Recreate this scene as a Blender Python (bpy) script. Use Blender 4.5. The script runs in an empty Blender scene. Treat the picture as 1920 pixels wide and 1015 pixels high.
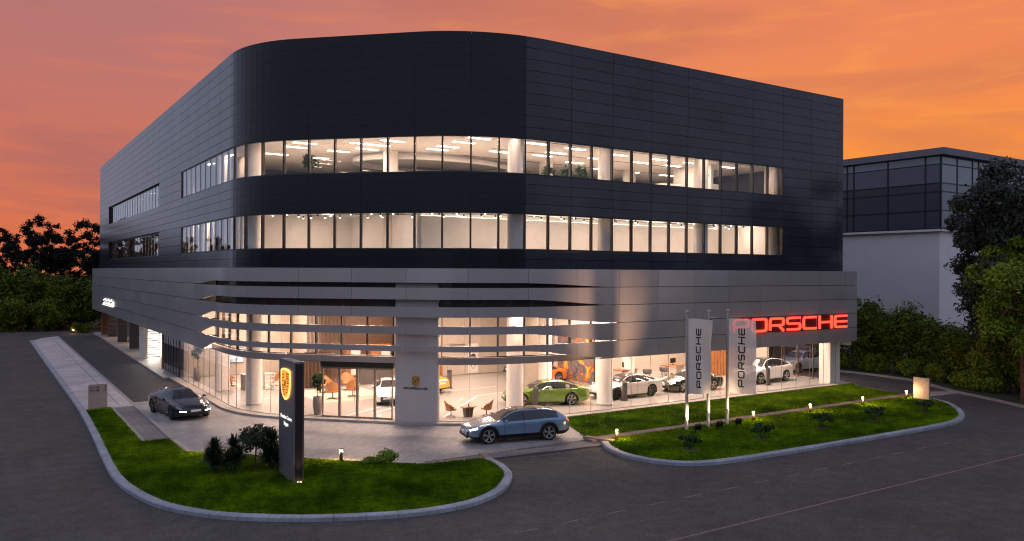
import bpy, bmesh, math, random
import numpy as np
from mathutils import Vector, Matrix
from mathutils.geometry import tessellate_polygon
D = bpy.data
SC = bpy.context.scene
COL = SC.collection
PI = math.pi
# ---------------------------------------------------------------- camera
cam = D.cameras.new('camera'); cam.lens = 28.334; cam.sensor_width = 36.0; cam.sensor_fit = 'HORIZONTAL'
cam.clip_start = 0.1; cam.clip_end = 2000
co = D.objects.new('camera', cam); COL.objects.link(co)
CR = Vector((.83595759, -.54877118, .00500904)); CU = Vector((-.00508402, .00138299, .99998612)); CF = Vector((.54877049, .83597146, .00163384))
co.matrix_world = Matrix(((CR.x, CU.x, -CF.x, 0), (CR.y, CU.y, -CF.y, 0), (CR.z, CU.z, -CF.z, 7.8), (0, 0, 0, 1)))
SC.camera = co
# ---------------------------------------------------------------- sky (dusk) and sun
W = D.worlds.new('World'); SC.world = W; W.use_nodes = True
SUN_AZ = math.radians(42)              # afterglow direction, right of the view's centre
def build_world():
    nt = W.node_tree; nt.nodes.clear()
    N = lambda t, **k: nt.nodes.new(t)
    L = nt.links.new
    out = N('ShaderNodeOutputWorld'); bg = N('ShaderNodeBackground')
    tc = N('ShaderNodeTexCoord'); sep = N('ShaderNodeSeparateXYZ'); L(tc.outputs['Generated'], sep.inputs[0])
    def math_(op, a, b=None, clamp=False):
        m = N('ShaderNodeMath'); m.operation = op; m.use_clamp = clamp
        for i, v in enumerate((a, b)):
            if v is None: continue
            if hasattr(v, 'is_linked'): L(v, m.inputs[i])
            else: m.inputs[i].default_value = v
        return m.outputs[0]
    def mixc(f, a, b):
        m = N('ShaderNodeMix'); m.data_type = 'RGBA'; m.clamp_factor = True
        if hasattr(f, 'is_linked'): L(f, m.inputs[0])
        else: m.inputs[0].default_value = f
        for i, v in ((6, a), (7, b)):
            if hasattr(v, 'is_linked'): L(v, m.inputs[i])
            else: m.inputs[i].default_value = (*v, 1)
        return m.outputs[2]
    def mapr(v, a, b, c=0., d=1.):
        m = N('ShaderNodeMapRange'); m.clamp = True; m.interpolation_type = 'SMOOTHSTEP'
        L(v, m.inputs[0])
        for i, q in enumerate((a, b, c, d)): m.inputs[i + 1].default_value = q
        return m.outputs[0]
    x, y, z = sep.outputs
    az = math_('ADD', math_('MULTIPLY', x, math.cos(SUN_AZ)), math_('MULTIPLY', y, math.sin(SUN_AZ)))  # cos to the afterglow
    azo = math_('ADD', math_('MULTIPLY', x, math.cos(.26)), math_('MULTIPLY', y, math.sin(.26)))  # cos to the most orange part
    # stretched cloud noise
    mp = N('ShaderNodeMapping'); L(tc.outputs['Generated'], mp.inputs[0]); mp.inputs['Scale'].default_value = (1.6, 1.6, 9.0)
    mp.inputs['Rotation'].default_value = (0.10, -0.12, 0)
    n1 = N('ShaderNodeTexNoise'); n1.inputs['Scale'].default_value = 1.7; n1.inputs['Detail'].default_value = 9; n1.inputs['Roughness'].default_value = .55; n1.inputs['Distortion'].default_value = .5
    L(mp.outputs[0], n1.inputs['Vector'])
    n2 = N('ShaderNodeTexNoise'); n2.inputs['Scale'].default_value = 4.2; n2.inputs['Detail'].default_value = 6; n2.inputs['Distortion'].default_value = .8
    L(mp.outputs[0], n2.inputs['Vector'])
    glow = mapr(azo, .35, 1.02)
    pinkside = mixc(mapr(z, .0, .30), (.70, .165, .07), (.47, .175, .165))
    orangeside = mixc(mapr(z, .04, .30), (1.0, .30, .018), (.84, .235, .095))
    warm = mixc(glow, pinkside, orangeside)
    mauve = mixc(glow, (.34, .125, .135), (.62, .18, .085))
    cl = mapr(n1.outputs[0], .42, .62)
    warm = mixc(math_('MULTIPLY', cl, .55), warm, mauve)
    streak = math_('MULTIPLY', mapr(n2.outputs[0], .52, .75), math_('ADD', math_('MULTIPLY', glow, .03), .32))
    warm = mixc(streak, warm, mixc(glow, (.82, .20, .085), (1.0, .36, .07)))
    # dusk blue away from the afterglow and overhead
    cool = mixc(mapr(z, .0, .7), (.37, .405, .54), (.35, .405, .60))
    f = math_('MULTIPLY', math_('MULTIPLY', mapr(x, -.13, .02), mapr(y, -.22, .20)), math_('SUBTRACT', 1.0, mapr(z, .34, .80)))
    colr = mixc(f, cool, warm)
    colr = mixc(mapr(z, -.06, .0), (.06, .05, .06), colr)
    sky = N('ShaderNodeTexSky'); sky.sky_type = 'NISHITA'; sky.sun_disc = False
    sky.sun_elevation = math.radians(1.0); sky.sun_rotation = PI / 2 - SUN_AZ
    add = N('ShaderNodeMix'); add.data_type = 'RGBA'; add.blend_type = 'ADD'; add.inputs[0].default_value = .006
    L(colr, add.inputs[6]); L(sky.outputs[0], add.inputs[7])
    L(add.outputs[2], bg.inputs[0]); bg.inputs[1].default_value = 1.0
    L(bg.outputs[0], out.inputs[0])
build_world()
sun = D.lights.new('sun', 'SUN'); sun.energy = .25; sun.angle = math.radians(12); sun.color = (1, .55, .3)
so = D.objects.new('sun', sun); COL.objects.link(so)
_d = Vector((math.cos(SUN_AZ) * .99, math.sin(SUN_AZ) * .99, .07))
so.rotation_euler = _d.to_track_quat('Z', 'Y').to_euler(); so.location = (60, 20, 60)
SC.view_settings.view_transform = 'Standard'; SC.view_settings.look = 'None'; SC.view_settings.gamma = 1; SC.view_settings.exposure = 0.0
SC.view_settings.use_curve_mapping = False
SC.render.engine = 'CYCLES'
cy = SC.cycles
cy.use_denoising = True; cy.max_bounces = 6; cy.diffuse_bounces = 3; cy.glossy_bounces = 3; cy.transmission_bounces = 4; cy.transparent_max_bounces = 10
cy.caustics_reflective = False; cy.caustics_refractive = False; cy.sample_clamp_indirect = 4.0; cy.use_light_tree = True; cy.filter_width = 1.15
# ---------------------------------------------------------------- materials
MATS = {}
def mat(name, col, rough=.6, metal=0., spec=.5, var=None, bump=None, coat=0., emit=None, es=0., trans=0., fine=None, rnd=0., tilt=0.):
    """procedural principled material; var=(scale, col2[, contrast]) noise colour, bump=(scale, strength)"""
    if name in MATS: return MATS[name]
    m = D.materials.new(name); m.use_nodes = True; nt = m.node_tree
    b = nt.nodes['Principled BSDF']; L = nt.links.new
    b.inputs['Base Color'].default_value = (*col, 1); b.inputs['Roughness'].default_value = rough
    b.inputs['Metallic'].default_value = metal; b.inputs['Specular IOR Level'].default_value = spec
    if coat: b.inputs['Coat Weight'].default_value = coat; b.inputs['Coat Roughness'].default_value = .06
    if emit: b.inputs['Emission Color'].default_value = (*emit, 1); b.inputs['Emission Strength'].default_value = es
    if trans: b.inputs['Alpha'].default_value = 1 - trans
    g = nt.nodes.new('ShaderNodeNewGeometry')
    if var:
        n = nt.nodes.new('ShaderNodeTexNoise'); n.inputs['Scale'].default_value = var[0]; n.inputs['Detail'].default_value = 6; n.inputs['Roughness'].default_value = .65
        L(g.outputs['Position'], n.inputs['Vector'])
        r = nt.nodes.new('ShaderNodeMapRange'); c = var[2] if len(var) > 2 else .18
        r.inputs[1].default_value = .5 - c; r.inputs[2].default_value = .5 + c; L(n.outputs[0], r.inputs[0])
        x = nt.nodes.new('ShaderNodeMix'); x.data_type = 'RGBA'; x.inputs[6].default_value = (*col, 1); x.inputs[7].default_value = (*var[1], 1)
        L(r.outputs[0], x.inputs[0]); L(x.outputs[2], b.inputs['Base Color'])
        if rough > .15:
            rr = nt.nodes.new('ShaderNodeMapRange'); rr.inputs[3].default_value = rough * .88; rr.inputs[4].default_value = min(1, rough * 1.12)
            L(n.outputs[0], rr.inputs[0]); L(rr.outputs[0], b.inputs['Roughness'])
    if bump:
        n = nt.nodes.new('ShaderNodeTexNoise'); n.inputs['Scale'].default_value = bump[0]; n.inputs['Detail'].default_value = 4
        L(g.outputs['Position'], n.inputs['Vector'])
        bb = nt.nodes.new('ShaderNodeBump'); bb.inputs['Strength'].default_value = bump[1]; bb.inputs['Distance'].default_value = .02
        L(n.outputs[0], bb.inputs['Height']); L(bb.outputs[0], b.inputs['Normal'])
    def mul(val):
        i = b.inputs['Base Color']; x = nt.nodes.new('ShaderNodeMix'); x.data_type = 'RGBA'; x.blend_type = 'MULTIPLY'; x.inputs[0].default_value = 1
        if i.is_linked: L(i.links[0].from_socket, x.inputs[6])
        else: x.inputs[6].default_value = i.default_value
        L(val, x.inputs[7]); L(x.outputs[2], i)
    for fs, fa in (fine or ()):
        n = nt.nodes.new('ShaderNodeTexNoise'); n.inputs['Scale'].default_value = fs; n.inputs['Detail'].default_value = 3; L(g.outputs['Position'], n.inputs['Vector'])
        r = nt.nodes.new('ShaderNodeMapRange'); r.inputs[1].default_value = .32; r.inputs[2].default_value = .68; r.inputs[3].default_value = 1 - fa; r.inputs[4].default_value = 1 + fa; L(n.outputs[0], r.inputs[0]); mul(r.outputs[0])
    if rnd or tilt:
        oi = nt.nodes.new('ShaderNodeObjectInfo')
        r = nt.nodes.new('ShaderNodeMapRange'); r.inputs[3].default_value = 1 - rnd; r.inputs[4].default_value = 1 + rnd; L(oi.outputs['Random'], r.inputs[0]); mul(r.outputs[0])
        if tilt:      # every panel hangs at a slightly different angle
            wn = nt.nodes.new('ShaderNodeTexWhiteNoise'); wn.noise_dimensions = '1D'; L(oi.outputs['Random'], wn.inputs['W'])
            v1 = nt.nodes.new('ShaderNodeVectorMath'); v1.operation = 'SUBTRACT'; v1.inputs[1].default_value = (.5, .5, .5); L(wn.outputs['Color'], v1.inputs[0])
            v2 = nt.nodes.new('ShaderNodeVectorMath'); v2.operation = 'SCALE'; v2.inputs['Scale'].default_value = tilt; L(v1.outputs[0], v2.inputs[0])
            v3 = nt.nodes.new('ShaderNodeVectorMath'); v3.operation = 'ADD'; i = b.inputs['Normal']; L(i.links[0].from_socket if i.is_linked else g.outputs['Normal'], v3.inputs[0]); L(v2.outputs[0], v3.inputs[1])
            v4 = nt.nodes.new('ShaderNodeVectorMath'); v4.operation = 'NORMALIZE'; L(v3.outputs[0], v4.inputs[0]); L(v4.outputs[0], i)
    MATS[name] = m; return m
def glassmat(name, tint=(1, 1, 1), refl=1.45, rough=.0, strength=1.0):
    m = D.materials.new(name); m.use_nodes = True; nt = m.node_tree; nt.nodes.clear(); L = nt.links.new
    o = nt.nodes.new('ShaderNodeOutputMaterial'); mx = nt.nodes.new('ShaderNodeMixShader')
    t = nt.nodes.new('ShaderNodeBsdfTransparent'); t.inputs[0].default_value = (*tint, 1)
    gl = nt.nodes.new('ShaderNodeBsdfGlossy'); gl.inputs['Roughness'].default_value = rough; gl.inputs[0].default_value = (strength, strength, strength, 1)
    g = nt.nodes.new('ShaderNodeNewGeometry'); dt = nt.nodes.new('ShaderNodeVectorMath'); dt.operation = 'DOT_PRODUCT'; L(g.outputs['Incoming'], dt.inputs[0]); L(g.outputs['Normal'], dt.inputs[1])
    def mm(op, a, b=None):
        n = nt.nodes.new('ShaderNodeMath'); n.operation = op
        for i, v in enumerate((a, b)):
            if v is None: continue
            if hasattr(v, 'is_linked'): L(v, n.inputs[i])
            else: n.inputs[i].default_value = v
        return n.outputs[0]
    f0 = ((refl - 1) / (refl + 1)) ** 2        # Schlick, the same from both sides of the pane
    fac = mm('ADD', mm('MULTIPLY', mm('POWER', mm('SUBTRACT', 1.0, mm('ABSOLUTE', dt.outputs['Value'])), 5.0), 1 - f0), f0)
    L(fac, mx.inputs[0]); L(t.outputs[0], mx.inputs[1]); L(gl.outputs[0], mx.inputs[2]); L(mx.outputs[0], o.inputs[0])
    MATS[name] = m; return m
def brickmat(name, c1, c2, cm, bw, bh, mort, rough, rot=0., bump=.4, spec=.4):
    """small pavers: brick texture in plan"""
    m = mat(name, c1, rough, spec=spec); nt = m.node_tree; L = nt.links.new; b = nt.nodes['Principled BSDF']
    g = nt.nodes.new('ShaderNodeNewGeometry'); mp = nt.nodes.new('ShaderNodeMapping'); mp.inputs['Rotation'].default_value = (0, 0, rot)
    L(g.outputs['Position'], mp.inputs[0])
    br = nt.nodes.new('ShaderNodeTexBrick'); L(mp.outputs[0], br.inputs['Vector'])
    br.inputs['Scale'].default_value = 1; br.inputs['Mortar Size'].default_value = mort; br.inputs['Brick Width'].default_value = bw; br.inputs['Row Height'].default_value = bh
    br.inputs['Color1'].default_value = (*c1, 1); br.inputs['Color2'].default_value = (*c2, 1); br.inputs['Mortar'].default_value = (*cm, 1); br.inputs['Bias'].default_value = 0
    n = nt.nodes.new('ShaderNodeTexNoise'); n.inputs['Scale'].default_value = .45; n.inputs['Detail'].default_value = 7; L(g.outputs['Position'], n.inputs['Vector'])
    mx = nt.nodes.new('ShaderNodeMix'); mx.data_type = 'RGBA'; mx.blend_type = 'MULTIPLY'; mx.inputs[0].default_value = .55
    L(br.outputs[0], mx.inputs[6])
    r = nt.nodes.new('ShaderNodeMapRange'); r.inputs[1].default_value = .3; r.inputs[2].default_value = .65; r.inputs[3].default_value = .5; r.inputs[4].default_value = 1.15; L(n.outputs[0], r.inputs[0])
    L(r.outputs[0], mx.inputs[7]); L(mx.outputs[2], b.inputs['Base Color'])
    bb = nt.nodes.new('ShaderNodeBump'); bb.inputs['Strength'].default_value = bump; bb.inputs['Distance'].default_value = .01; bb.invert = True
    L(br.outputs['Fac'], bb.inputs['Height']); L(bb.outputs[0], b.inputs['Normal'])
    rr = nt.nodes.new('ShaderNodeMapRange'); rr.inputs[3].default_value = rough - .12; rr.inputs[4].default_value = rough + .1; L(n.outputs[0], rr.inputs[0]); L(rr.outputs[0], b.inputs['Roughness'])
    return m
# ---------------------------------------------------------------- mesh helpers
class MB:
    def __init__(s): s.v = []; s.f = []
    def add(s, vs, fs):
        o = len(s.v); s.v += [tuple(v) for v in vs]; s.f += [tuple(i + o for i in f) for f in fs]; return s
    def box(s, a, b):
        x0, y0, z0 = a; x1, y1, z1 = b
        return s.add([(x0, y0, z0), (x1, y0, z0), (x1, y1, z0), (x0, y1, z0), (x0, y0, z1), (x1, y0, z1), (x1, y1, z1), (x0, y1, z1)],
                     [(0, 3, 2, 1), (4, 5, 6, 7), (0, 1, 5, 4), (1, 2, 6, 5), (2, 3, 7, 6), (3, 0, 4, 7)])
    def bar(s, p, q, w, h=None, up=(0, 0, 1)):
        """box beam from p to q, width w (sideways) and height h (along up)"""
        h = h or w; p = Vector(p); q = Vector(q); d = (q - p).normalized(); u = Vector(up)
        if abs(d.dot(u)) > .98: u = Vector((1, 0, 0))
        r = d.cross(u).normalized(); u = r.cross(d)
        vs = [c + r * (a * w / 2) + u * (b * h / 2) for c in (p, q) for a, b in ((-1, -1), (1, -1), (1, 1), (-1, 1))]
        return s.add(vs, [(0, 1, 2, 3), (7, 6, 5, 4), (0, 4, 5, 1), (1, 5, 6, 2), (2, 6, 7, 3), (3, 7, 4, 0)])
    def tube(s, pts, r, n=8, cap=True):
        pts = [Vector(p) for p in pts]; rs = r if isinstance(r, (list, tuple)) else [r] * len(pts); o = len(s.v)
        for i, p in enumerate(pts):
            d = (pts[min(i + 1, len(pts) - 1)] - pts[max(i - 1, 0)]).normalized()
            u = Vector((0, 0, 1)) if abs(d.z) < .9 else Vector((1, 0, 0)); a = d.cross(u).normalized(); b = d.cross(a)
            s.v += [tuple(p + (a * math.cos(2 * PI * k / n) + b * math.sin(2 * PI * k / n)) * rs[i]) for k in range(n)]
        for i in range(len(pts) - 1):
            for k in range(n):
                k2 = (k + 1) % n; s.f.append((o + i * n + k, o + i * n + k2, o + (i + 1) * n + k2, o + (i + 1) * n + k))
        if cap: s.f.append(tuple(o + k for k in range(n))[::-1]); s.f.append(tuple(o + (len(pts) - 1) * n + k for k in range(n)))
        return s
    def lathe(s, prof, n=24, c=(0, 0, 0), axis='z'):
        o = len(s.v)
        for r, z in prof:
            for k in range(n):
                a = 2 * PI * k / n; x, y = r * math.cos(a), r * math.sin(a)
                s.v.append((c[0] + x, c[1] + y, c[2] + z) if axis == 'z' else (c[0] + x, c[1] + z, c[2] + y))
        for i in range(len(prof) - 1):
            for k in range(n):
                k2 = (k + 1) % n; q = (o + i * n + k, o + i * n + k2, o + (i + 1) * n + k2, o + (i + 1) * n + k)
                s.f.append(q if axis == 'z' else q[::-1])
        return s
    def poly(s, pts, z0, z1=None):
        """flat polygon (z1 None) or prism"""
        o = len(s.v); n = len(pts); tri = tessellate_polygon([[Vector((p[0], p[1], 0)) for p in pts]])
        area = sum(pts[i][0] * pts[(i + 1) % n][1] - pts[(i + 1) % n][0] * pts[i][1] for i in range(n))
        top = z0 if z1 is None else z1
        def up(t):
            a, b, c = (pts[i] for i in t)
            return t if (b[0] - a[0]) * (c[1] - a[1]) - (b[1] - a[1]) * (c[0] - a[0]) > 0 else t[::-1]
        s.v += [(p[0], p[1], top) for p in pts]; s.f += [tuple(o + i for i in up(t)) for t in tri]
        if z1 is not None:
            s.v += [(p[0], p[1], z0) for p in pts]; s.f += [tuple(o + n + i for i in up(t)[::-1]) for t in tri]
            for i in range(n):
                j = (i + 1) % n; q = (o + i, o + n + i, o + n + j, o + j); s.f.append(q if area > 0 else q[::-1])
        return s
    def xf(s, M):
        s.v = [tuple(M @ Vector(v)) for v in s.v]; return s
    def mesh(s, name, smooth=False):
        me = D.meshes.new(name); me.from_pydata(s.v, [], s.f); me.update()
        if smooth: me.shade_smooth()
        return me
def obj(name, mb, m, parent=None, smooth=False, loc=None, rot=None):
    me = mb if isinstance(mb, bpy.types.Mesh) else mb.mesh(name, smooth)
    if m is not None and not me.materials: me.materials.append(MATS[m] if isinstance(m, str) else m)
    o = D.objects.new(name, me); COL.objects.link(o)
    if loc is not None: o.location = loc
    if rot is not None: o.rotation_euler = rot
    if parent is not None:
        o.parent = parent
        if parent.get('_w'): o.matrix_parent_inverse = Matrix.Translation(-Vector(parent['_w']))
    return o
def tag(o, label, cat, group=None):
    o['label'] = label; o['category'] = cat
    if group: o['group'] = group
    return o
def thing(name, label, cat, loc=(0, 0, 0), rz=0., group=None, world=False):
    o = D.objects.new(name, None); COL.objects.link(o); o.location = loc; o.rotation_euler = (0, 0, rz); o.empty_display_size = .3
    if world: o['_w'] = tuple(loc)      # its parts are given in world coordinates
    return tag(o, label, cat, group)
def struct(name, mb, m, parent=None, smooth=False):
    o = obj(name, mb, m, parent, smooth)
    if parent is None: o['kind'] = 'structure'
    return o
def copy_tree(o, parent=None):
    c = o.copy(); COL.objects.link(c)
    if parent is not None: c.parent = parent
    for ch in o.children: copy_tree(ch, c)
    return c
def light(name, kind, e, col, parent, loc, size=None, sy=None, rot=None, spot=None, blend=.5):
    l = D.lights.new(name, kind); l.energy = e; l.color = col
    if kind == 'AREA':
        l.size = size
        if sy: l.shape = 'RECTANGLE'; l.size_y = sy
    elif size: l.shadow_soft_size = size
    if spot: l.spot_size = spot; l.spot_blend = blend
    o = D.objects.new(name, l); COL.objects.link(o); o.location = loc
    if rot: o.rotation_euler = rot
    if parent is not None:
        o.parent = parent
        if parent.get('_w'): o.matrix_parent_inverse = Matrix.Translation(-Vector(parent['_w']))
    return o
def smooth_path(pts, per=6):
    """Catmull-Rom through 2D points"""
    out = []
    for i in range(len(pts) - 1):
        p0 = pts[max(i - 1, 0)]; p1 = pts[i]; p2 = pts[i + 1]; p3 = pts[min(i + 2, len(pts) - 1)]
        for k in range(per):
            t = k / per
            out.append(tuple(.5 * (2 * p1[a] + (p2[a] - p0[a]) * t + (2 * p0[a] - 5 * p1[a] + 4 * p2[a] - p3[a]) * t * t + (3 * p1[a] - p0[a] - 3 * p2[a] + p3[a]) * t ** 3) for a in (0, 1)))
    return out + [tuple(pts[-1])]
def resample(pts, step):
    out = [pts[0]]; acc = 0
    for a, b in zip(pts, pts[1:]):
        l = math.dist(a, b)
        while l > 0 and acc + l >= step:
            t = (step - acc) / l; a = (a[0] + (b[0] - a[0]) * t, a[1] + (b[1] - a[1]) * t); out.append(a); l = math.dist(a, b); acc = 0
        acc += l
    if math.dist(out[-1], pts[-1]) > step * .3: out.append(pts[-1])
    return out
def offs(pts, d):
    """offset an open 2D polyline to its left by d"""
    out = []
    for i, p in enumerate(pts):
        a = pts[max(i - 1, 0)]; b = pts[min(i + 1, len(pts) - 1)]; l = math.dist(a, b) or 1
        out.append((p[0] - (b[1] - a[1]) / l * d, p[1] + (b[0] - a[0]) / l * d))
    return out
def inside(p, poly):
    x, y = p; c = False; n = len(poly)
    for i in range(n):
        (x0, y0), (x1, y1) = poly[i], poly[i - 1]
        if (y0 > y) != (y1 > y) and x < (x1 - x0) * (y - y0) / (y1 - y0) + x0: c = not c
    return c
# ---------------------------------------------------------------- palette
mat('asphalt', (.078, .067, .057), .85, spec=.25, var=(.22, (.120, .103, .089), .16), bump=(60, .35), fine=((1.7, .16), (9, .22), (30, .25)))
mat('asphalt_drive', (.05, .046, .044), .75, spec=.3, var=(.5, (.085, .078, .074), .2), bump=(70, .4), fine=((9, .22), (30, .25)))
mat('earth', (.035, .035, .018), .95, var=(1.2, (.05, .06, .02)), bump=(6, .6))
mat('lawn_soil', (.036, .075, .001), .95, var=(.33, (.13, .21, .003), .13), bump=(30, .9))
mat('grass_blade', (.048, .105, .001), .8, spec=.1, var=(.33, (.21, .34, .003), .13), fine=((2.6, .35), (7, .3)))
mat('granite', (.44, .44, .47), .7, var=(28, (.30, .30, .33), .25), bump=(60, .2), fine=((1.1, .16), (8, .14)), rnd=.10)
mat('concrete', (.42, .38, .34), .75, var=(3, (.33, .30, .27), .25), bump=(25, .15))
mat('tile_beige', (.48, .42, .36), .6, var=(4, (.39, .34, .29), .25), rnd=.08)
mat('path_paver', (.33, .23, .19), .75, var=(9, (.25, .17, .14), .2), bump=(40, .2), rnd=.15)
mat('white_line', (.24, .22, .20), .7, var=(5, (.09, .085, .08), .14)); mat('orange_line', (.40, .22, .15), .7, var=(3, (.16, .11, .09), .2))
brickmat('plaza_paver', (.42, .385, .36), (.31, .285, .27), (.18, .165, .155), .42, .21, .012, .5, rot=math.radians(-45), spec=.5)
brickmat('walk_paver', (.72, .64, .62), (.60, .54, .53), (.36, .33, .32), .3, .3, .012, .65)
brickmat('strip_paver', (.20, .18, .18), (.26, .23, .22), (.1, .09, .09), .6, .3, .02, .6)
mat('panel_dark', (.026, .027, .037), .20, spec=.40, var=(.12, (.038, .038, .050), .2), bump=(.9, .10), fine=((.5, .2),), rnd=.16, tilt=.014)
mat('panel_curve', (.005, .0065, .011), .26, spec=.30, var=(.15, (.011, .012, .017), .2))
mat('joint_dark', (.004, .004, .005), .8)
mat('fascia', (.43, .39, .385), .30, metal=.4, spec=.5, var=(.35, (.49, .445, .435), .2), bump=(.8, .08), rnd=.07, tilt=.02)
mat('frame_dark', (.022, .019, .018), .4, spec=.5); mat('frame_alu', (.33, .29, .26), .35, metal=.8)
mat('spandrel', (.075, .062, .058), .15, spec=.5, var=(1, (.055, .047, .046), .2))
mat('pier_panel', (.56, .51, .50), .5, var=(1.2, (.51, .465, .455), .25)); mat('wall_white', (.80, .77, .73), .6, var=(1.5, (.74, .71, .67), .25)); mat('ceiling_white', (.82, .80, .77), .7)
mat('wall_concrete', (.56, .49, .42), .7, var=(1.8, (.47, .41, .35), .25), bump=(20, .1))
mat('column', (.72, .66, .60), .5, var=(2, (.66, .60, .55), .25))
mat('floor_tile', (.45, .43, .41), .18, spec=.5, var=(.8, (.40, .385, .37), .2)); mat('floor_wood', (.38, .21, .11), .45, var=(6, (.30, .16, .08), .2))
mat('office_dark', (.055, .065, .10), .5, var=(1.2, (.04, .045, .07))); mat('office_ceiling', (.62, .57, .52), .8)
mat('wood_slat', (.42, .17, .06), .5, var=(7, (.30, .11, .035), .2)); mat('wood_dark', (.10, .055, .035), .5, var=(5, (.07, .04, .025)))
mat('tan_leather', (.50, .22, .09), .5, var=(9, (.42, .18, .07))); mat('rug', (.62, .50, .40), .9, var=(10, (.52, .42, .34)))
mat('black_plastic', (.012, .012, .013), .4); mat('black_metal', (.015, .015, .016), .35, metal=.3); mat('chrome', (.75, .75, .76), .15, metal=1)
mat('grey_furniture', (.10, .09, .09), .5); mat('white_gloss', (.8, .79, .77), .25, coat=.4); mat('pot', (.30, .24, .20), .7, var=(8, (.24, .19, .16)))
mat('light_warm', (1, 1, 1), .5, emit=(1, .72, .54), es=9.0); mat('light_office', (1, 1, 1), .5, emit=(1, .80, .62), es=11.0)
mat('light_spot', (1, 1, 1), .5, emit=(1, .82, .60), es=30.0); mat('light_bollard', (1, 1, 1), .5, emit=(1, .55, .20), es=16.0)
mat('cove', (1, 1, 1), .5, emit=(1, .82, .62), es=7.0); mat('garage_light', (1, 1, 1), .5, emit=(1, .88, .76), es=1.3)
mat('sign_red', (.5, .01, .005), .4, emit=(1, .05, .025), es=3.2); mat('sign_white', (.9, .9, .9), .4, emit=(1, .93, .85), es=1.2)
mat('sign_print', (.9, .9, .9), .4, emit=(1, .95, .9), es=1.2); mat('sign_red_tray', (.10, .006, .006), .5)
mat('bollard', (.16, .10, .075), .4, metal=.7); mat('pole', (.52, .50, .50), .35, metal=.6)
glassmat('glass', (.97, .97, .97), 1.36); glassmat('glass_mirror', (.55, .57, .62), 1.75); glassmat('glass_left', (.9, .92, .95), 1.9)
MATS['glass_dark'] = mat('glass_dark', (.02, .022, .028), .06, spec=.8)
# ---------------------------------------------------------------- ground, roads, lawns
g = MB(); g.poly([(-400, -300), (500, -300), (500, 700), (-400, 700)], -.04); struct('ground', g, 'earth')
RK = [(56.0, 60), (56.2, 46), (57.0, 39), (57.1, 35.8), (56.5, 32.6), (53.9, 28.6), (52.7, 26), (51.1, 23.0), (48.6, 18.8), (45.5, 14), (44, 8), (44, -30)]
RKs = smooth_path(RK, 5)
LK = [(-60, 121), (0, 121), (7.4, 118.0), (13, 114.5), (30, 113), (56, 112)]
road = [(56, 112), (56, 60)] + RKs[1:] + [(-70, -30), (-70, 121)] + LK[1:-1]
struct('road', MB().poly(road, 0), 'asphalt')
def kerb(name, line, w, h, m='granite', step=1.0, ch=.03):
    """row of kerb stones along a polyline; body to the left of the line"""
    pts = resample(line, step / 4); inn = offs(pts, w); root = D.objects.new(name, None); COL.objects.link(root); root['kind'] = 'structure'
    root.location = (pts[0][0], pts[0][1], 0); root['_w'] = (pts[0][0], pts[0][1], 0); i = 0
    while i < len(pts) - 1:
        j = min(i + 4, len(pts) - 1); mb = MB(); o = 0; k = j - i + 1; e = .008 / (step / 4)
        def at(P, q):
            a = max(i, min(j, int(q))); b = min(a + 1, j); t = q - a; return (P[a][0] + (P[b][0] - P[a][0]) * t, P[a][1] + (P[b][1] - P[a][1]) * t)
        qs = [i + e] + list(range(i + 1, j)) + [j - e]
        for q in qs:
            a = at(pts, q); b = at(inn, q); c = (a[0] + (b[0] - a[0]) * .12, a[1] + (b[1] - a[1]) * .12)
            mb.v += [(a[0], a[1], -.02), (a[0], a[1], h - ch), (c[0], c[1], h), (b[0], b[1], h), (b[0], b[1], -.02)]
        for n in range(len(qs) - 1):
            for r in range(4): mb.f.append((n * 5 + r + 1, n * 5 + r, n * 5 + 5 + r, n * 5 + 6 + r))
        mb.f.append((0, 1, 2, 3, 4)); mb.f.append(tuple((len(qs) - 1) * 5 + r for r in (4, 3, 2, 1, 0)))
        obj('kerb_stone', mb, m, root); i = j
    return root
KA = smooth_path([(4.25, 101), (4.3, 82), (4.38, 66), (4.42, 55), (4.42, 49.5), (4.28, 42.4), (4.1, 36.6), (4.05, 33.4), (4.2, 31.3), (4.55, 29.4), (4.9, 28.25), (5.5, 27.1), (6.35, 26.0), (7.4, 25.1), (8.5, 24.35), (9.67, 23.76), (10.9, 23.28), (11.95, 23.03), (13.1, 23.0), (14.2, 23.25), (15.35, 23.9), (16.35, 24.9), (16.95, 25.75), (17.34, 26.75), (17.5, 27.6), (17.52, 28.3)], 6)
KB = smooth_path([(23.5, 28.35), (23.1, 27.7), (22.78, 26.9), (22.6, 25.9), (22.72, 24.85), (23.15, 23.9), (23.8, 23.25), (24.65, 22.87), (26.2, 22.62), (28.8, 22.48), (31.9, 22.36), (35.4, 22.26), (39.5, 22.2), (42.1, 22.3), (43.8, 22.72), (45.2, 23.4), (46.75, 24.45), (48.2, 25.75), (49.1, 27.2)], 6)
kerb('kerb', KA, .32, .15); kerb('kerb', KB, .32, .15); kerb('kerb', RKs[::-1], -.28 * -1, .13, 'concrete')
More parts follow.
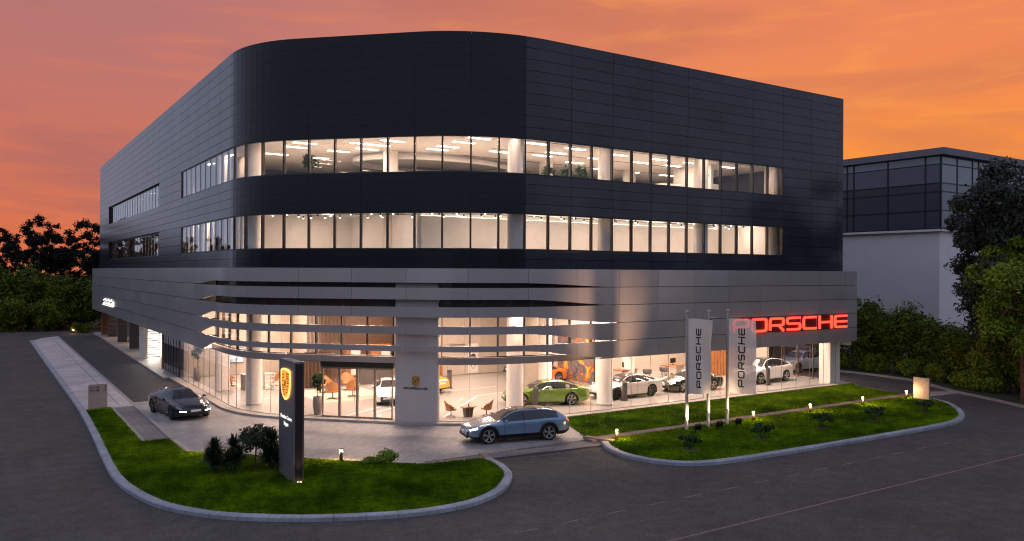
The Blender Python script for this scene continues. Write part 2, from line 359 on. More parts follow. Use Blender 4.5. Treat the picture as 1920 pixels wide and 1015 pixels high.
# paved plaza before the entrance and the strips round it
struct('plaza', MB().poly([(7.2, 51.6), (7.2, 39.2), (7.25, 36.0), (8.0, 35.5), (9.0, 34.5), (11, 32.4), (14.6, 29.4), (17.6, 29.3), (23.9, 29.3), (25.4, 33.9), (25, 36.5), (19, 39), (13, 45), (12.5, 51.6)], .05), 'plaza_paver')
struct('drive', MB().poly([(7.2, 51.6), (12.2, 51.6), (12.2, 106.8), (6.9, 106.8)], .046), 'asphalt_drive')
struct('ramp', MB().poly([(14.3, 28.75), (24.0, 28.0), (24.0, 29.34), (14.5, 29.5)], .03), 'strip_paver')
struct('pavement', MB().poly([(4.5, 49.95), (7.24, 49.95), (7.24, 106.5), (6.3, 105.6), (5.3, 103.8), (4.5, 101)], .0, .10), 'walk_paver')
b = MB(); b.poly([(6.15, 39.3), (7.16, 39.3), (7.16, 49.94), (6.15, 49.94)], 0, .075); struct('paver_strip', b, 'strip_paver')
for (x0, x1, y0, y1) in ((7.17, 7.34, 39.3, 106), (5.98, 6.14, 39.4, 49.94), (6.5, 6.56, 51, 100)): struct('edging', MB().box((x0, y0, .0), (x1, y1, .116)), 'concrete')
def edging(line, w, h=.10, m='tile_beige'):
    i = offs(line, w); struct('edging', MB().poly(list(line) + i[::-1], 0, h), m)
edging([(7.2, 39.2), (7.28, 36.2), (8.05, 35.55), (9.1, 34.55), (10.95, 32.5), (11.95, 31.52), (13.25, 30.2), (14.75, 28.95)], .22)
edging([(14.6, 28.72), (17.4, 28.42)], .34, .10, 'path_paver'); edging([(17.42, 28.3), (17.62, 29.35)], -.3, .10, 'path_paver')
edging([(23.9, 28.05), (23.5, 28.95), (23.35, 29.5)], -.34, .17, 'path_paver')
# garden path on the right and its concrete ends: slabs are laid one by one
pr = D.objects.new('path', None); COL.objects.link(pr); pr['kind'] = 'structure'; pr.location = (23.4, 28.6, 0); pr['_w'] = (23.4, 28.6, 0)
x = 23.3; k = 0
while x < 49.4:
    obj('paving_slab', MB().box((x, 28.72 + .006 * (k % 3), 0), (x + .585, 29.32, .125 + .003 * (k * 7 % 3))), 'path_paver', pr); x += .6; k += 1
struct('pavement', MB().poly([(49.5, 28.3), (53.2, 28.0), (53.8, 28.7), (52, 29.6), (49.5, 29.5)], .0, .02), 'concrete')
kerb('kerb', [(49.15, 29.4), (50.4, 33.3), (51.2, 34.2), (51.4, 60)], -.16 * -1, .12, 'tile_beige')
LAWN_A = [p for p in offs(KA, .30) if p[1] < 49.9] + [(17.3, 28.42), (14.7, 28.75), (13.1, 30.1), (11.85, 31.4), (10.85, 32.4), (9.0, 34.4), (8.0, 35.4), (7.15, 36.1), (7.1, 39.25), (5.98, 39.25), (5.98, 49.9)]
LAWN_B = offs(KB, .30) + [(49.0, 28.7), (23.75, 28.7)]
LAWN_C = [(23.55, 29.34), (49.1, 29.34), (50.2, 33.35), (50.9, 34.0), (25.4, 34.0)]
LAWN_R = [(p[0] + .25, p[1]) for p in RKs] + [(90, -30), (90, 60)]
gcount = 0
for nm, P in (('lawn', LAWN_A), ('lawn', LAWN_B), ('lawn', LAWN_C), ('verge', LAWN_R)):
    struct(nm, MB().poly(P, 0, .10) if nm == 'lawn' else MB().poly(P, .09), 'lawn_soil' if nm == 'lawn' else 'earth')
random.seed(4)
def grass(P, n, label, h0=.05, h1=.11, z=.095, bare=()):
    xs = [p[0] for p in P]; ys = [p[1] for p in P]; mb = MB(); c = 0
    while c < n:
        p = (random.uniform(min(xs), max(xs)), random.uniform(min(ys), max(ys)))
        if not inside(p, P) or any(math.dist(p, q) < r for *q, r in bare): continue
        c += 1; o = len(mb.v)
        for t in range(2):
            a = random.uniform(0, 2 * PI); w = random.uniform(.012, .024); h = random.uniform(h0, h1); lx, ly = random.uniform(-.05, .05), random.uniform(-.05, .05)
            q = (p[0] + random.uniform(-.03, .03), p[1] + random.uniform(-.03, .03)); o = len(mb.v)
            mb.v += [(q[0] - w * math.cos(a), q[1] - w * math.sin(a), z), (q[0] + w * math.cos(a), q[1] + w * math.sin(a), z), (q[0] + lx, q[1] + ly, z + h)]; mb.f.append((o, o + 1, o + 2))
    o = obj('grass', mb, 'grass_blade'); o['kind'] = 'stuff'; tag(o, label, 'grass'); return o
SHRUBS = [(25.79, 25.11), (30.19, 24.88), (34.83, 25.0), (39.08, 24.91), (43.99, 24.92)]
bare = [(x, y, .42) for x, y in SHRUBS]
grass(LAWN_A, 90000, 'mown grass of the rounded lawn around the dark pylon sign')
grass(LAWN_B, 60000, 'mown grass of the long lawn with small shrubs and flagpoles', bare=bare)
grass(LAWN_C, 36000, 'mown grass strip between the showroom glass and the garden path')
for x, y in SHRUBS: struct('soil', MB().lathe([(0, .03), (.25, .03), (.40, .0)], 14, (x, y, .09)), 'earth')
# road paint
def paint(name, pts, w, m, z=.004):
    i = offs(pts, w); struct(name, MB().poly(list(pts) + i[::-1], z), m)
paint('lane_line', [(-30, 17.1), (16.6, 17.1), (60, 16.97)][1:2] + [(43.5, 16.97)], .09, 'orange_line') if False else paint('lane_line', [(-30, 17.15), (43.5, 16.95)], .08, 'orange_line')
for k in range(-3, 15):
    x = 13.29 + 1.78 * k
    if x < 42: paint('lane_dash', [(x, 20.02), (x + .85, 20.02)], .07, 'white_line')
paint('lane_line', [(18.2, 28.0), (23.0, 27.6)], .06, 'white_line')
# ---------------------------------------------------------------- showroom building
XL, YR, CHM, XE, YE = 11.70, 34.55, 55.65, 50.46, 108.0
T8 = math.tan(PI / 8); RR, RL = 3.8 / T8, 3.0 / T8
AV = (CHM - YR, YR); BV = (XL, CHM - XL); CRc = (AV[0] + 3.8, YR + RR); CLc = (XL + RL, BV[1] + 3.0)
S1 = XE - CRc[0]; S2_ = S1 + RR * PI / 4; S3 = S2_ + (AV[0] - BV[0]) * math.sqrt(2) - 6.8; S4 = S3 + RL * PI / 4; S5 = S4 + YE - CLc[1]
def Pn(s):
    """point and outward normal of the facade line at arc length s from the right corner"""
    if s <= S1: return (XE - s, YR), (0, -1)
    if s <= S2_:
        a = -PI / 2 - (s - S1) / RR; n = (math.cos(a), math.sin(a)); return (CRc[0] + RR * n[0], CRc[1] + RR * n[1]), n
    q = math.sqrt(.5)
    if s <= S3:
        t = s - S2_; p0 = (CRc[0] - RR * q, CRc[1] - RR * q); return (p0[0] - t * q, p0[1] + t * q), (-q, -q)
    if s <= S4:
        a = -3 * PI / 4 - (s - S3) / RL; n = (math.cos(a), math.sin(a)); return (CLc[0] + RL * n[0], CLc[1] + RL * n[1]), n
    return (XL, CLc[1] + s - S4), (-1, 0)
def P3(s, d, z):
    p, n = Pn(s); return (p[0] + n[0] * d, p[1] + n[1] * d, z)
def samples(s0, s1, step=.5):
    out = {s0, s1}
    for b in (S1, S2_, S3, S4):
        if s0 < b < s1: out.add(b)
    for lo, hi in ((S1, S2_), (S3, S4)):
        a, b = max(s0, lo), min(s1, hi)
        if b > a:
            n = max(1, int((b - a) / step + .5)); out |= {a + (b - a) * i / n for i in range(n + 1)}
    return sorted(out)
def strip(s0, s1, d0, d1, z0, z1, mb=None, ss=None):
    """solid band following the facade; z0/z1 may be functions of s"""
    mb = mb or MB(); ss = ss or samples(s0, s1); o = len(mb.v)
    f0 = z0 if callable(z0) else (lambda s: z0); f1 = z1 if callable(z1) else (lambda s: z1)
    for s in ss: mb.v += [P3(s, d1, f0(s)), P3(s, d1, f1(s)), P3(s, d0, f1(s)), P3(s, d0, f0(s))]
    n = len(ss)
    for i in range(n - 1):
        a = o + i * 4
        for r in range(4): mb.f.append((a + r, a + (r + 1) % 4, a + 4 + (r + 1) % 4, a + 4 + r))
    mb.f.append((o + 3, o + 2, o + 1, o)); e = o + (n - 1) * 4; mb.f.append((e, e + 1, e + 2, e + 3)); return mb
def inner(d, ext=0):
    """closed plan polygon of the building offset by d (negative = inwards)"""
    return [P3(s, d, 0)[:2] for s in samples(0, S5, .8)] + [(XE, YE + d)] if d == 0 else [(XE + d, YR - d)] + [P3(s, d, 0)[:2] for s in samples(.5, S5 + d, .8)] + [(XE + d, YE + d)]
BD = thing('showroom_building', 'large dark panelled car showroom with rounded corner, window bands and silver ribbon fascia', 'building', (30, 60, 0), world=True)
GF, C0 = .16, 5.62
ZR, ZW = 20.07, ((8.94, 10.84), (12.87, 14.76))
M0, MOD = 23.99, 1.46
SA, SB = M0 - 12 * MOD, 58.5            # window band of the two upper floors
SC0, SC1 = M0 + 2 * MOD, M0 + 14 * MOD   # curved dark part
# structural walls behind the cladding
for z0, z1 in ((7.7, 8.94), (10.84, 12.87), (14.76, 19.95)): obj('wall', strip(.1, S5 - .1, -.32, -.07, z0, z1), 'joint_dark', BD)
for z0, z1 in ZW:
    for a, b in ((.1, SA), (SB, S4 + 22.05), (S4 + 52.85, S5 - .1)): obj('wall', strip(a, b, -.32, -.07, z0, z1), 'joint_dark', BD)
sb = MB(); sb.box((XE - .35, YR + .33, 3.1), (XE - .1, YE - .1, 19.95)); sb.box((XE - .35, 40.5, .0), (XE - .1, YE - .1, 3.095)); sb.box((XL + .33, YE - .35, 5.0), (XE - .36, YE - .1, 19.95)); obj('wall', sb, 'joint_dark', BD)
for z0, z1, m in ((19.6, 19.9, 'concrete'), (15.05, 15.5, 'office_ceiling'), (11.35, 12.5, 'ceiling_white'), (C0, 8.55, 'ceiling_white')):
    P = inner(-.34); obj('roof' if z0 > 19 else 'floor_slab', MB().poly(P, z0, z1), m, BD)
# cladding panels
cols_r = [0.0, M0 - 16 * MOD] + [M0 - (14 - 2 * k) * MOD for k in range(9)]
cols_r[2] = M0 - 14 * MOD
cols_l = [SC1, 47.35, 50.27, 53.19, 56.11, SB, 61.4, 64.3, S4 + 22.05] + [S4 + 22.05 + 2.8 * k for k in range(1, 12)] + [S4 + 52.85 + 2.07 * k for k in range(1, 5)]
cols_l[-1] = S5
ZA = [14.76 + 5.31 * k / 9 for k in range(10)]; ZB = [10.84 + 2.03 * k / 4 for k in range(5)]; ZC = [7.96, 8.45, 8.94]
ZWs = [[a + (b - a) * k / 3 for k in range(4)] for a, b in ZW]
G = .011
def clad(s0, s1, z0, z1, mb=None): return strip(s0 + G, s1 - G, -.05, 0, z0 + G, z1 - G, mb)
def open_(a, b): return (a >= SA - .01 and b <= SB + .01) or (a >= S4 + 22.0 and b <= S4 + 52.9)
n_panel = 0; far = MB(); curve = MB()
def rows():
    for Z in (ZA, ZB, ZC, *ZWs):
        for z0, z1 in zip(Z, Z[1:]): yield z0, z1, Z in ZWs
for cols, lim in ((cols_r, 99), (cols_l, S4 + 17.2)):
    for a, b in zip(cols, cols[1:]):
        for z0, z1, w in rows():
            if w and open_(a, b): continue
            if cols is cols_r or b < lim: obj('cladding_panel', clad(a, b, z0, z1), 'panel_dark', BD)
            else: clad(a, b, z0, z1, far)
o = obj('cladding', far, 'panel_dark', BD); o['kind'] = 'stuff'
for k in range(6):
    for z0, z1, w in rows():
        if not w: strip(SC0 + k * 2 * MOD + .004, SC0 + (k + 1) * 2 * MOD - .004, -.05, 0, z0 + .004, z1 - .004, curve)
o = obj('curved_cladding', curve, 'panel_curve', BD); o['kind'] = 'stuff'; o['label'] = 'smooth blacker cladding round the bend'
# right end wall cladding
e = MB()
for z0, z1, w in rows():
    for k in range(24): e.box((XE - .06, YR + .02 + k * 3.05, z0 + G), (XE, YR + .02 + (k + 1) * 3.05 - G, z1 - G))
o = obj('end_cladding', e, 'panel_dark', BD); o['kind'] = 'stuff'
# upper windows: each bay is a window frame with its pane
mods = [SA + MOD * k for k in range(int(round((SC1 - SA) / MOD)) + 1)] + [SC1 + (SB - SC1) * k / 10 for k in range(1, 11)]
for z0, z1 in ZW:
    for i, (a, b) in enumerate(zip(mods, mods[1:])):
        f = MB(); lw = .045
        q0 = -.06 if a >= SC1 - .01 else -.015; strip(a, a + lw, -.20, q0, z0, z1, f); strip(b - lw, b, -.20, q0, z0, z1, f)
        strip(a + lw, b - lw, -.18, -.03, z0, z0 + .06, f); strip(a + lw, b - lw, -.18, -.03, z1 - .05, z1, f)
        w = obj('window', f, 'frame_dark', BD)
        obj('pane', strip(a + lw, b - lw, -.085, -.07, z0 + .06, z1 - .05), 'glass_left' if a >= SC1 - .01 else 'glass', w)
    for k in range(20):
        a = S4 + 22.05 + 30.8 * k / 20; b = S4 + 22.05 + 30.8 * (k + 1) / 20; f = MB()
        strip(a, a + .06, -.42, -.21, z0, z1, f); strip(a + .06, b, -.4, -.2, z0, z0 + .08, f); strip(a + .06, b, -.4, -.2, z1 - .1, z1, f)
        w = obj('window', f, 'frame_dark', BD); obj('pane', strip(a + .06, b, -.24, -.225, z0 + .08, z1 - .1), 'glass_left', w)
    for s in (S4 + 22.05, S4 + 52.85): obj('reveal', strip(s - .05, s + .04, -.5, -.06, z0, z1), 'joint_dark', BD)
# ribbon fascia
ZT = [7.94, 6.975, 6.005, 5.03, 4.05]; ZBm = [7.23, 6.38, 5.485, 4.63, 3.755]
def ease(t): t = max(0, min(1, t)); return t * t * (3 - 2 * t)
def opening(s, k):
    r = ease((s - 21.3) / 6.4)
    l = ease(((49.5 if k < 4 else 49.0) - s) / 4.2)
    return min(r, l)
def zbot(k):
    zc = ZT[k + 1] + .03 if k < 4 else 3.13
    return lambda s: zc + (ZBm[k] - zc) * opening(s, k)
joints = [-.55] + [21.22 - 2.92 * k for k in range(7, -1, -1)] + [21.22 + 2.92 * k for k in range(1, 29)] + [S5 + .35]
joints = [j for j in joints if j < S5 - 1] + [S5 + .3]
for k in range(5):
    for a, b in zip(joints, joints[1:]):
        ss = [a + .008] + [a + (b - a) * i / 12 for i in range(1, 12)] + [b - .008] if 20 < (a + b) / 2 < 50 else None
        obj('fascia_panel', strip(a + .008, b - .008, .66, .75, zbot(k), ZT[k], ss=ss), 'fascia', BD)
bk = MB()
strip(-.5, 21.0, .3, .64, 3.16, 7.9, bk); strip(50.4, S5 + .25, .3, .64, 3.16, 7.9, bk); obj('fascia_backing', bk, 'joint_dark', BD)
obj('ledge', strip(-.54, S5 + .3, -.04, .655, 7.90, 7.955), 'fascia', BD)
sf = MB(); strip(-.5, 22.5, -.3, .655, 3.10, 3.155, sf); strip(48.0, S5 + .25, -.3, .655, 3.10, 3.155, sf); obj('soffit', sf, 'wall_white', BD)
e = MB()
for k in range(5): e.box((XE + .51, YR - .70, (ZT[k + 1] + .03) if k < 4 else 3.13), (XE + .57, YR + 9, ZT[k]))
obj('fascia_return', e, 'fascia', BD)
# brackets that carry the ribbons off the glass
for s in [21.22 + 2.92 * k for k in range(1, 10)]:
    b_ = MB()
    for k in range(1, 5): strip(s - .03, s + .03, .05, .655, ZBm[k] + .04, ZT[k] - .04, b_)
    obj('bracket', b_, 'frame_dark', BD)
# ground floor: floor plate, plinth, glazing
obj('showroom_floor', MB().poly(inner(-.02), .0, GF), 'floor_tile', BD)
for a, b in zip([-.4 + 3 * k for k in range(20)], [-.4 + 3 * (k + 1) - .01 for k in range(20)]): obj('plinth', strip(a, b, -.03, .55, 0, GF + .004), 'tile_beige', BD)
k = 59.6
while k < S5 + 1.5:
    q = strip(k, k + 2.99, -1.2, .95 - .5 * min(1, (k - 59.6) / 40), 0, GF + .004); obj('apron_slab', q, 'tile_beige', BD); k += 3
DO0, DO1, PI0, PI1 = 33.85, 37.75, 31.42, 33.62
lo = [M0 - 16 * MOD + .1] + [M0 + MOD * k for k in range(-15, 5)] + [PI0]
def glaze(a, b, z0, z1, fw, deep=.1):
    f = MB(); thin = z1 < 3.2
    if thin: deep, fw = .03, .006
    strip(a, a + fw, -deep - .03, -.03, z0, z1, f); strip(b - fw, b, -deep - .03, -.03, z0, z1, f); strip(a + fw, b - fw, -deep, 0, z0, z0 + .03, f); strip(a + fw, b - fw, -deep, 0, z1 - .05, z1, f)
    w = obj('glazing', f, 'frame_alu' if z1 < 3.2 else 'frame_dark', BD); obj('pane', strip(a + fw, b - fw, -.055, -.04, z0 + .05, z1 - .05), 'glass', w)
for a, b in zip(lo, lo[1:]): glaze(a, b, GF, 3.09, .014)
lf = [DO1 + .02 + (59.0 - DO1) * k / 14 for k in range(15)]
for a, b in zip(lf, lf[1:]): glaze(a, b, GF, 3.09, .014)
up = [PI1 + .02, DO0] + [DO0 + 1.43 * k for k in range(1, 11)]
for a, b in list(zip(up, up[1:])) + [(M0 - 2 * MOD + MOD * k, M0 - 2 * MOD + MOD * (k + 1)) for k in range(7)]: glaze(a, min(b, PI0) if a < PI0 else b, 3.43, C0, .035, .14)
obj('transom', strip(22.0, PI0, -.08, .22, 3.10, 3.42), 'fascia', BD); obj('transom', strip(PI1, 48.3, -.08, .22, 3.10, 3.42), 'fascia', BD)
sp = MB()
for k in range(18): strip(22 + 1.46 * k + .02, 22 + 1.46 * (k + 1) - .02, -.06, .0, C0, 7.9, sp)
o = obj('spandrel', sp, 'spandrel', BD)
obj('pier', strip(PI0, PI1, -.35, .28, GF, 7.2), 'pier_panel', BD)
# entrance with four glass leaves
obj('door_header', strip(DO0 - .06, DO1 + .06, -.25, .08, 2.80, 3.095), 'frame_dark', BD)
for k in range(4):
    a = DO0 + (DO1 - DO0) * k / 4; b = DO0 + (DO1 - DO0) * (k + 1) / 4; f = MB()
    strip(a, a + .055, -.10, .03, GF, 2.79, f); strip(b - .055, b, -.10, .03, GF, 2.79, f); strip(a + .055, b - .055, -.08, .0, GF, GF + .09, f); strip(a + .055, b - .055, -.08, .0, 2.70, 2.79, f)
    w = obj('door', f, 'frame_alu', BD); obj('pane', strip(a + .055, b - .055, -.05, -.035, GF + .09, 2.70), 'glass', w)
    h = MB(); s_ = b - .11 if k % 2 else a + .11; h.tube([P3(s_, .06, .85), P3(s_, .06, 1.75)], .016, 6); obj('handle', h, 'chrome', w)
# corner pier at the right end and soffit box behind it
obj('corner_pier', MB().box((49.15, 34.6, GF), (50.25, 35.5, 3.1)), 'wall_white', BD)
for k in range(4):
    w = obj('glazing', MB().box((XE - .3, 35.5 + k * 1.25, GF), (XE - .2, 35.53 + k * 1.25, 3.1)), 'frame_alu', BD); obj('pane', MB().box((XE - .26, 35.53 + k * 1.25, GF), (XE - .245, 36.75 + k * 1.25, 3.1)), 'glass', w)
obj('soffit_beam', MB().box((XE - .05, YR - .35, 2.78), (XE + .52, YR + 6, 3.12)), 'wall_white', BD)
# left flank on the ground: mirror glass, recess, gate, louvre screens
for k in range(6):
    a = 59.05 - .35 + k * .98; y0 = CLc[1] + (59.0 - S4) + k * .98
    f = MB().box((XL - .02, y0, GF), (XL + .08, y0 + .05, 3.1)); w = obj('glazing', f, 'frame_dark', BD); obj('pane', MB().box((XL, y0 + .05, GF), (XL + .03, y0 + .98, 3.1)), 'glass_mirror', w)
yr = CLc[1] + (59.0 - S4) + 6 * .98
r = MB(); r.box((13.0, yr + .05, GF), (13.15, 76, 3.1)); r.box((XL, yr, GF), (13.0, yr + .05, 3.1)); obj('wall', r, 'wall_concrete', BD)
obj('portal', MB().box((XL - .05, yr + .05, GF), (XL + .35, yr + .45, 3.1)), 'wood_slat', BD)
for k, c in enumerate(('wood_dark', 'wood_slat', 'wall_concrete', 'wood_dark')): obj('door_panel', MB().box((12.95 - .02 * k, yr + 1.2 + k * 1.4, GF), (13.01, yr + 2.5 + k * 1.4, 2.9)), c, BD)
obj('gate_pier', MB().box((11.45, 75.2, GF), (11.85, 76.6, 3.1)), 'wall_white', BD)
gt = MB()
for k in range(14): gt.box((11.86, 75.42, GF + .1 + k * .2), (13.0, 75.52, GF + .17 + k * .2))
gt.box((11.86, 75.4, GF), (11.92, 75.5, 3.1)); obj('louvre_gate', gt, 'frame_dark', BD)
obj('light_box', MB().box((11.9, 75.9, GF + .05), (13.0, 76.0, 3.05)), 'garage_light', BD)  # self-glowing panel in place of the lit room behind the slats
for (x0, x1, y, m) in ((11.95, 12.75, 85.6, 'grey_furniture'), (11.95, 12.8, 93.8, 'grey_furniture'), (11.95, 12.8, 101.8, 'grey_furniture'), (11.75, 12.4, 106.0, 'wood_slat')):
    q = MB(); q.box((x0, y + .12, GF), (x1, y + .5, 3.1))
    for k in range(20): q.box((x0 - .02, y, GF + .02 + k * .147), (x1 + .02, y + .12, GF + .11 + k * .147))
    obj('louvre_screen', q, m, BD)
gw = MB(); gw.box((14.6, 77, GF), (14.8, 107.5, 3.1)); gw.box((11.9, 107.3, GF), (14.6, 107.5, 3.1)); gw.box((13.0, 76.6, GF), (14.8, 76.8, 3.1)); obj('garage_wall', gw, 'wall_concrete', BD)
# interior partitions
def wall(pts, z0, z1, m, w=.2, nm='partition'):
    i = offs(pts, w); obj(nm, MB().poly(list(pts) + i[::-1], z0, z1), m, BD)
wall([(11.95, 60.6), (20.0, 60.6)], GF, C0, 'wall_concrete'); wall([(20.0, 60.6), (20.0, 55.0)], GF, C0, 'wall_concrete', -.2)
wall([(20.2, 55.0), (25.5, 55.0)], GF, C0, 'wood_dark'); wall([(25.5, 52.0), (37.0, 52.0)], GF, C0, 'wall_concrete'); wall([(25.5, 55), (25.5, 52)], GF, C0, 'wall_concrete')
wall([(37, 52), (37, 48.2)], GF, C0, 'wall_concrete'); wall([(34.3, 46.3), (34.3, 41.8)], GF, C0, 'wall_white', .25); wall([(34.6, 47.0), (50.0, 47.0)], GF, C0, 'wall_concrete')
wall([(50.0, 47.0), (50.0, 40.5)], GF, C0, 'wall_concrete', -.2)
for k in range(26): obj('slat', MB().box((44.2 + k * .16, 41.5 - .02, GF), (44.2 + k * .16 + .11, 41.62, 3.0)), 'wood_slat', BD)
obj('inner_pier', MB().box((29.6, 44.2, GF), (31.2, 45.2, C0)), 'wall_concrete', BD)
for k in range(7): obj('concrete_panel', MB().box((12.1 + k * 1.13, 60.5, GF + .02), (12.1 + k * 1.13 + 1.115, 60.58, C0)), 'wall_concrete', BD)
for k in range(8): obj('concrete_panel', MB().box((25.65 + k * 1.42, 51.9, GF + .02), (25.65 + k * 1.42 + 1.405, 51.98, C0)), 'wall_concrete', BD)
# columns run through all floors
COLS = [(23.75, 35.85), (29.95, 35.85), (37.75, 35.9), (12.95, 46.5), (12.7, 52.7), (31.0, 43.2), (20.5, 44.6), (38.6, 43.6), (44.6, 36.0)]
for i, (x, y) in enumerate(COLS):
    for z0, z1 in ((GF, C0), (8.55, 11.35), (12.5, 15.05)):
        if z0 < 1 and i in (6, 8, 2): continue
        obj('column', MB().lathe([(.47, z0 + .1), (.45, z0 + .1), (.45, z1)], 28, (x, y, 0)).lathe([(.43, z0), (.43, z0 + .1)], 28, (x, y, 0)), 'column', BD, True)
# second floor (exhibition) walls
wall([(20.6, 40.6), (44.6, 40.6)], 8.55, 10.95, 'wall_white'); wall([(20.6, 52), (20.6, 40.8)], 8.55, 11.35, 'wall_white', -.2); wall([(11.95, 50.6), (20.4, 50.6)], 8.55, 11.35, 'wall_white'); wall([(45.0, 46), (45.0, 34.95)], 8.55, 11.35, 'wall_white', .2)
wall([(14.6, 71), (14.6, 100)], 8.55, 11.35, 'wall_white'); wall([(13.4, 51), (13.4, 64)], 8.55, 11.35, 'wall_white')
wall([(20.7, 42.2), (45.0, 42.2)], 8.55, 11.35, 'wall_white')
for y0, n in ((47.4, 17), (69.5, 38)):
    for k in range(n): obj('blind', MB().box((12.45, y0 + k * .8, 8.6), (12.5, y0 + k * .8 + (.16 if k % 3 else .26), 11.3)), 'wall_white', BD)
# third floor (office)
wall([(14.5, 58), (46.5, 58)], 12.5, 15.05, 'office_dark'); wall([(46.5, 58), (46.5, 35.2)], 12.5, 15.05, 'office_dark', .15); wall([(15.5, 71), (15.5, 100)], 12.5, 15.05, 'wall_white')
wall([(13.9, 48.5), (13.9, 58)], 12.5, 15.05, 'wall_concrete'); wall([(24, 50), (33, 50)], 12.5, 14.1, 'office_dark'); wall([(36, 47), (43, 47)], 12.5, 14.3, 'office_dark'); wall([(40.6, 37.5), (40.6, 41)], 12.5, 15.05, 'wall_white')
q = MB(); q.lathe([(4.4, 14.62), (4.4, 14.92), (4.2, 14.92), (4.2, 14.62)], 40, (24.8, 47.2, 0)); q.v = [(24.8 + (x - 24.8) * 1.25, 47.2 + (y - 47.2) * .8, z) for x, y, z in q.v]; obj('ceiling_ring', q, 'ceiling_white', BD, True)
for (x, y, w, d, h) in ((19.6, 41.3, 1.6, .8, .55), (27, 37.6, 3.4, .5, .45), (25.5, 44, 2.4, 1, .7), (33, 43, 3, 1, .7), (38, 39.5, 2, .8, .9), (42.2, 40, 2, .4, 1.2)):
    obj('planter_wall', MB().box((x, y, 12.5), (x + w, y + d, 12.5 + .4 + h)), 'wall_white', BD)
for k in range(3): obj('glass_screen', MB().box((16.8 + k * 1.3, 47.5, 12.5), (16.8 + k * 1.3 + 1.27, 47.53, 14.6)), 'glass', BD)
# roof-level reveal strips on ceiling: dark service slots
for y in (36.6, 40.2, 43.6): obj('ceiling_slot', MB().box((25, y, 15.035), (44, y + .12, 15.05)), 'frame_dark', BD)
# ---------------------------------------------------------------- lamps inside
WARM = (1, .72, .56)
def ceiling_lamp(x, y, z, sx, sy, e, label, group, m='light_office', nm='ceiling_light', lamp=True):
    t = thing(nm, label, 'ceiling light', (x, y, z), 0, group)
    obj('housing', MB().box((-sx / 2 - .02, -sy / 2 - .02, -.03), (sx / 2 + .02, sy / 2 + .02, 0)), 'white_gloss', t); obj('diffuser', MB().box((-sx / 2, -sy / 2, -.045), (sx / 2, sy / 2, -.031)), m, t)
    if lamp: light('lamp', 'AREA', e, WARM, t, (0, 0, -.06), sx, sy)
    return t
for x, ys in ((15.2, (44.6, 46.3, 49.8)), (17.9, (42.85, 46.4, 49.9)), (18.95, (41.0, 42.85, 44.6)), (22.45, (37.5, 39.15, 41.0, 42.3)), (26.0, (37.2, 41.0)), (29.0, (37.5, 39.4, 40.8)), (32.6, (37.85, 39.9, 42.2)), (36.2, (37.9, 39.7, 43.75)), (39.0, (37.9, 39.65, 43.8)), (42.5, (38, 43.8))):
    for y in ys: ceiling_lamp(x, y, 15.05, 1.35, .3, 38, 'slim glowing ceiling light panel in the top floor office', 'office ceiling lights')
for y in (74, 82, 90, 97): ceiling_lamp(13.2, y, 15.05, 1.2, .3, 70, 'slim glowing light panel behind the upper flank windows', 'flank ceiling lights')
for y in (52, 57): ceiling_lamp(12.9, y, 15.05, .3, 1.2, 50, 'short glowing light panel in the top floor near the bend', 'bend ceiling lights')
for x, y in ((24, 38), (28, 38.3), (32, 38.3), (36, 38.3), (40, 38.3), (43.5, 38), (18, 42), (15, 46), (17.5, 48)):
    ceiling_lamp(x, y, 11.35, 1.6, .25, 85, 'recessed light bar above the middle floor gallery', 'gallery ceiling lights', 'light_warm')
for y in (55, 59, 73, 80, 87, 95): ceiling_lamp(12.6, y, 11.35, .25, 1.4, 170, 'recessed light bar behind the lower flank windows', 'lower flank ceiling lights', 'light_warm')
for k in range(12):
    t = thing('cove_light', 'glowing cove strip washing the white gallery wall', 'cove light', (20.8 + k * 2, 41.1, 10.96), 0, 'gallery cove strips')
    obj('strip', MB().box((0, -.12, -.02), (1.95, .12, .03)), 'cove', t)
for x, y in ((14.5, 48), (14.5, 55), (18.5, 42.5), (18.5, 48), (23, 40), (23, 46), (28.5, 38.5), (28.5, 47.5), (33, 38.2), (32.5, 42.5), (38, 38.2), (37.5, 44), (42.5, 38.2), (43, 44.5), (47.5, 38.0), (17, 58), (23, 52.5), (46, 41)):
    ceiling_lamp(x, y, C0, 2.2, .5, 380, 'long recessed light trough over the showroom floor', 'showroom ceiling lights', 'light_warm')
for s in [M0 - 14 * MOD + 2.92 * k for k in range(13)] + [45.5, 48.5, 51.5, 54.5, 57.5]:
    p = P3(s, -.55, C0); t = ceiling_lamp(p[0], p[1], C0, 1.0, .14, 100, 'narrow light bar in the showroom ceiling along the glass', 'perimeter showroom lights', 'light_warm'); n = Pn(s)[1]; t.rotation_euler.z = math.atan2(n[0], -n[1])
for s in [SA + .8 + 2.92 * k for k in range(13)]:
    p = P3(s, -.5, 15.05); t = ceiling_lamp(p[0], p[1], 15.05, 1.0, .12, 22, 'narrow light bar in the office ceiling along the glass', 'perimeter office lights', 'light_office'); n = Pn(s)[1]; t.rotation_euler.z = math.atan2(n[0], -n[1])
for y in (80, 90, 99): ceiling_lamp(13.3, y, 3.1, .9, .3, 40, 'small warm light in the open garage bays', 'garage lights', 'light_warm')
light('gate_lamp', 'AREA', 260, (1, .86, .72), BD, (12.45, 75.8, 1.6), 1.0, 2.6, rot=(-PI / 2, 0, 0))
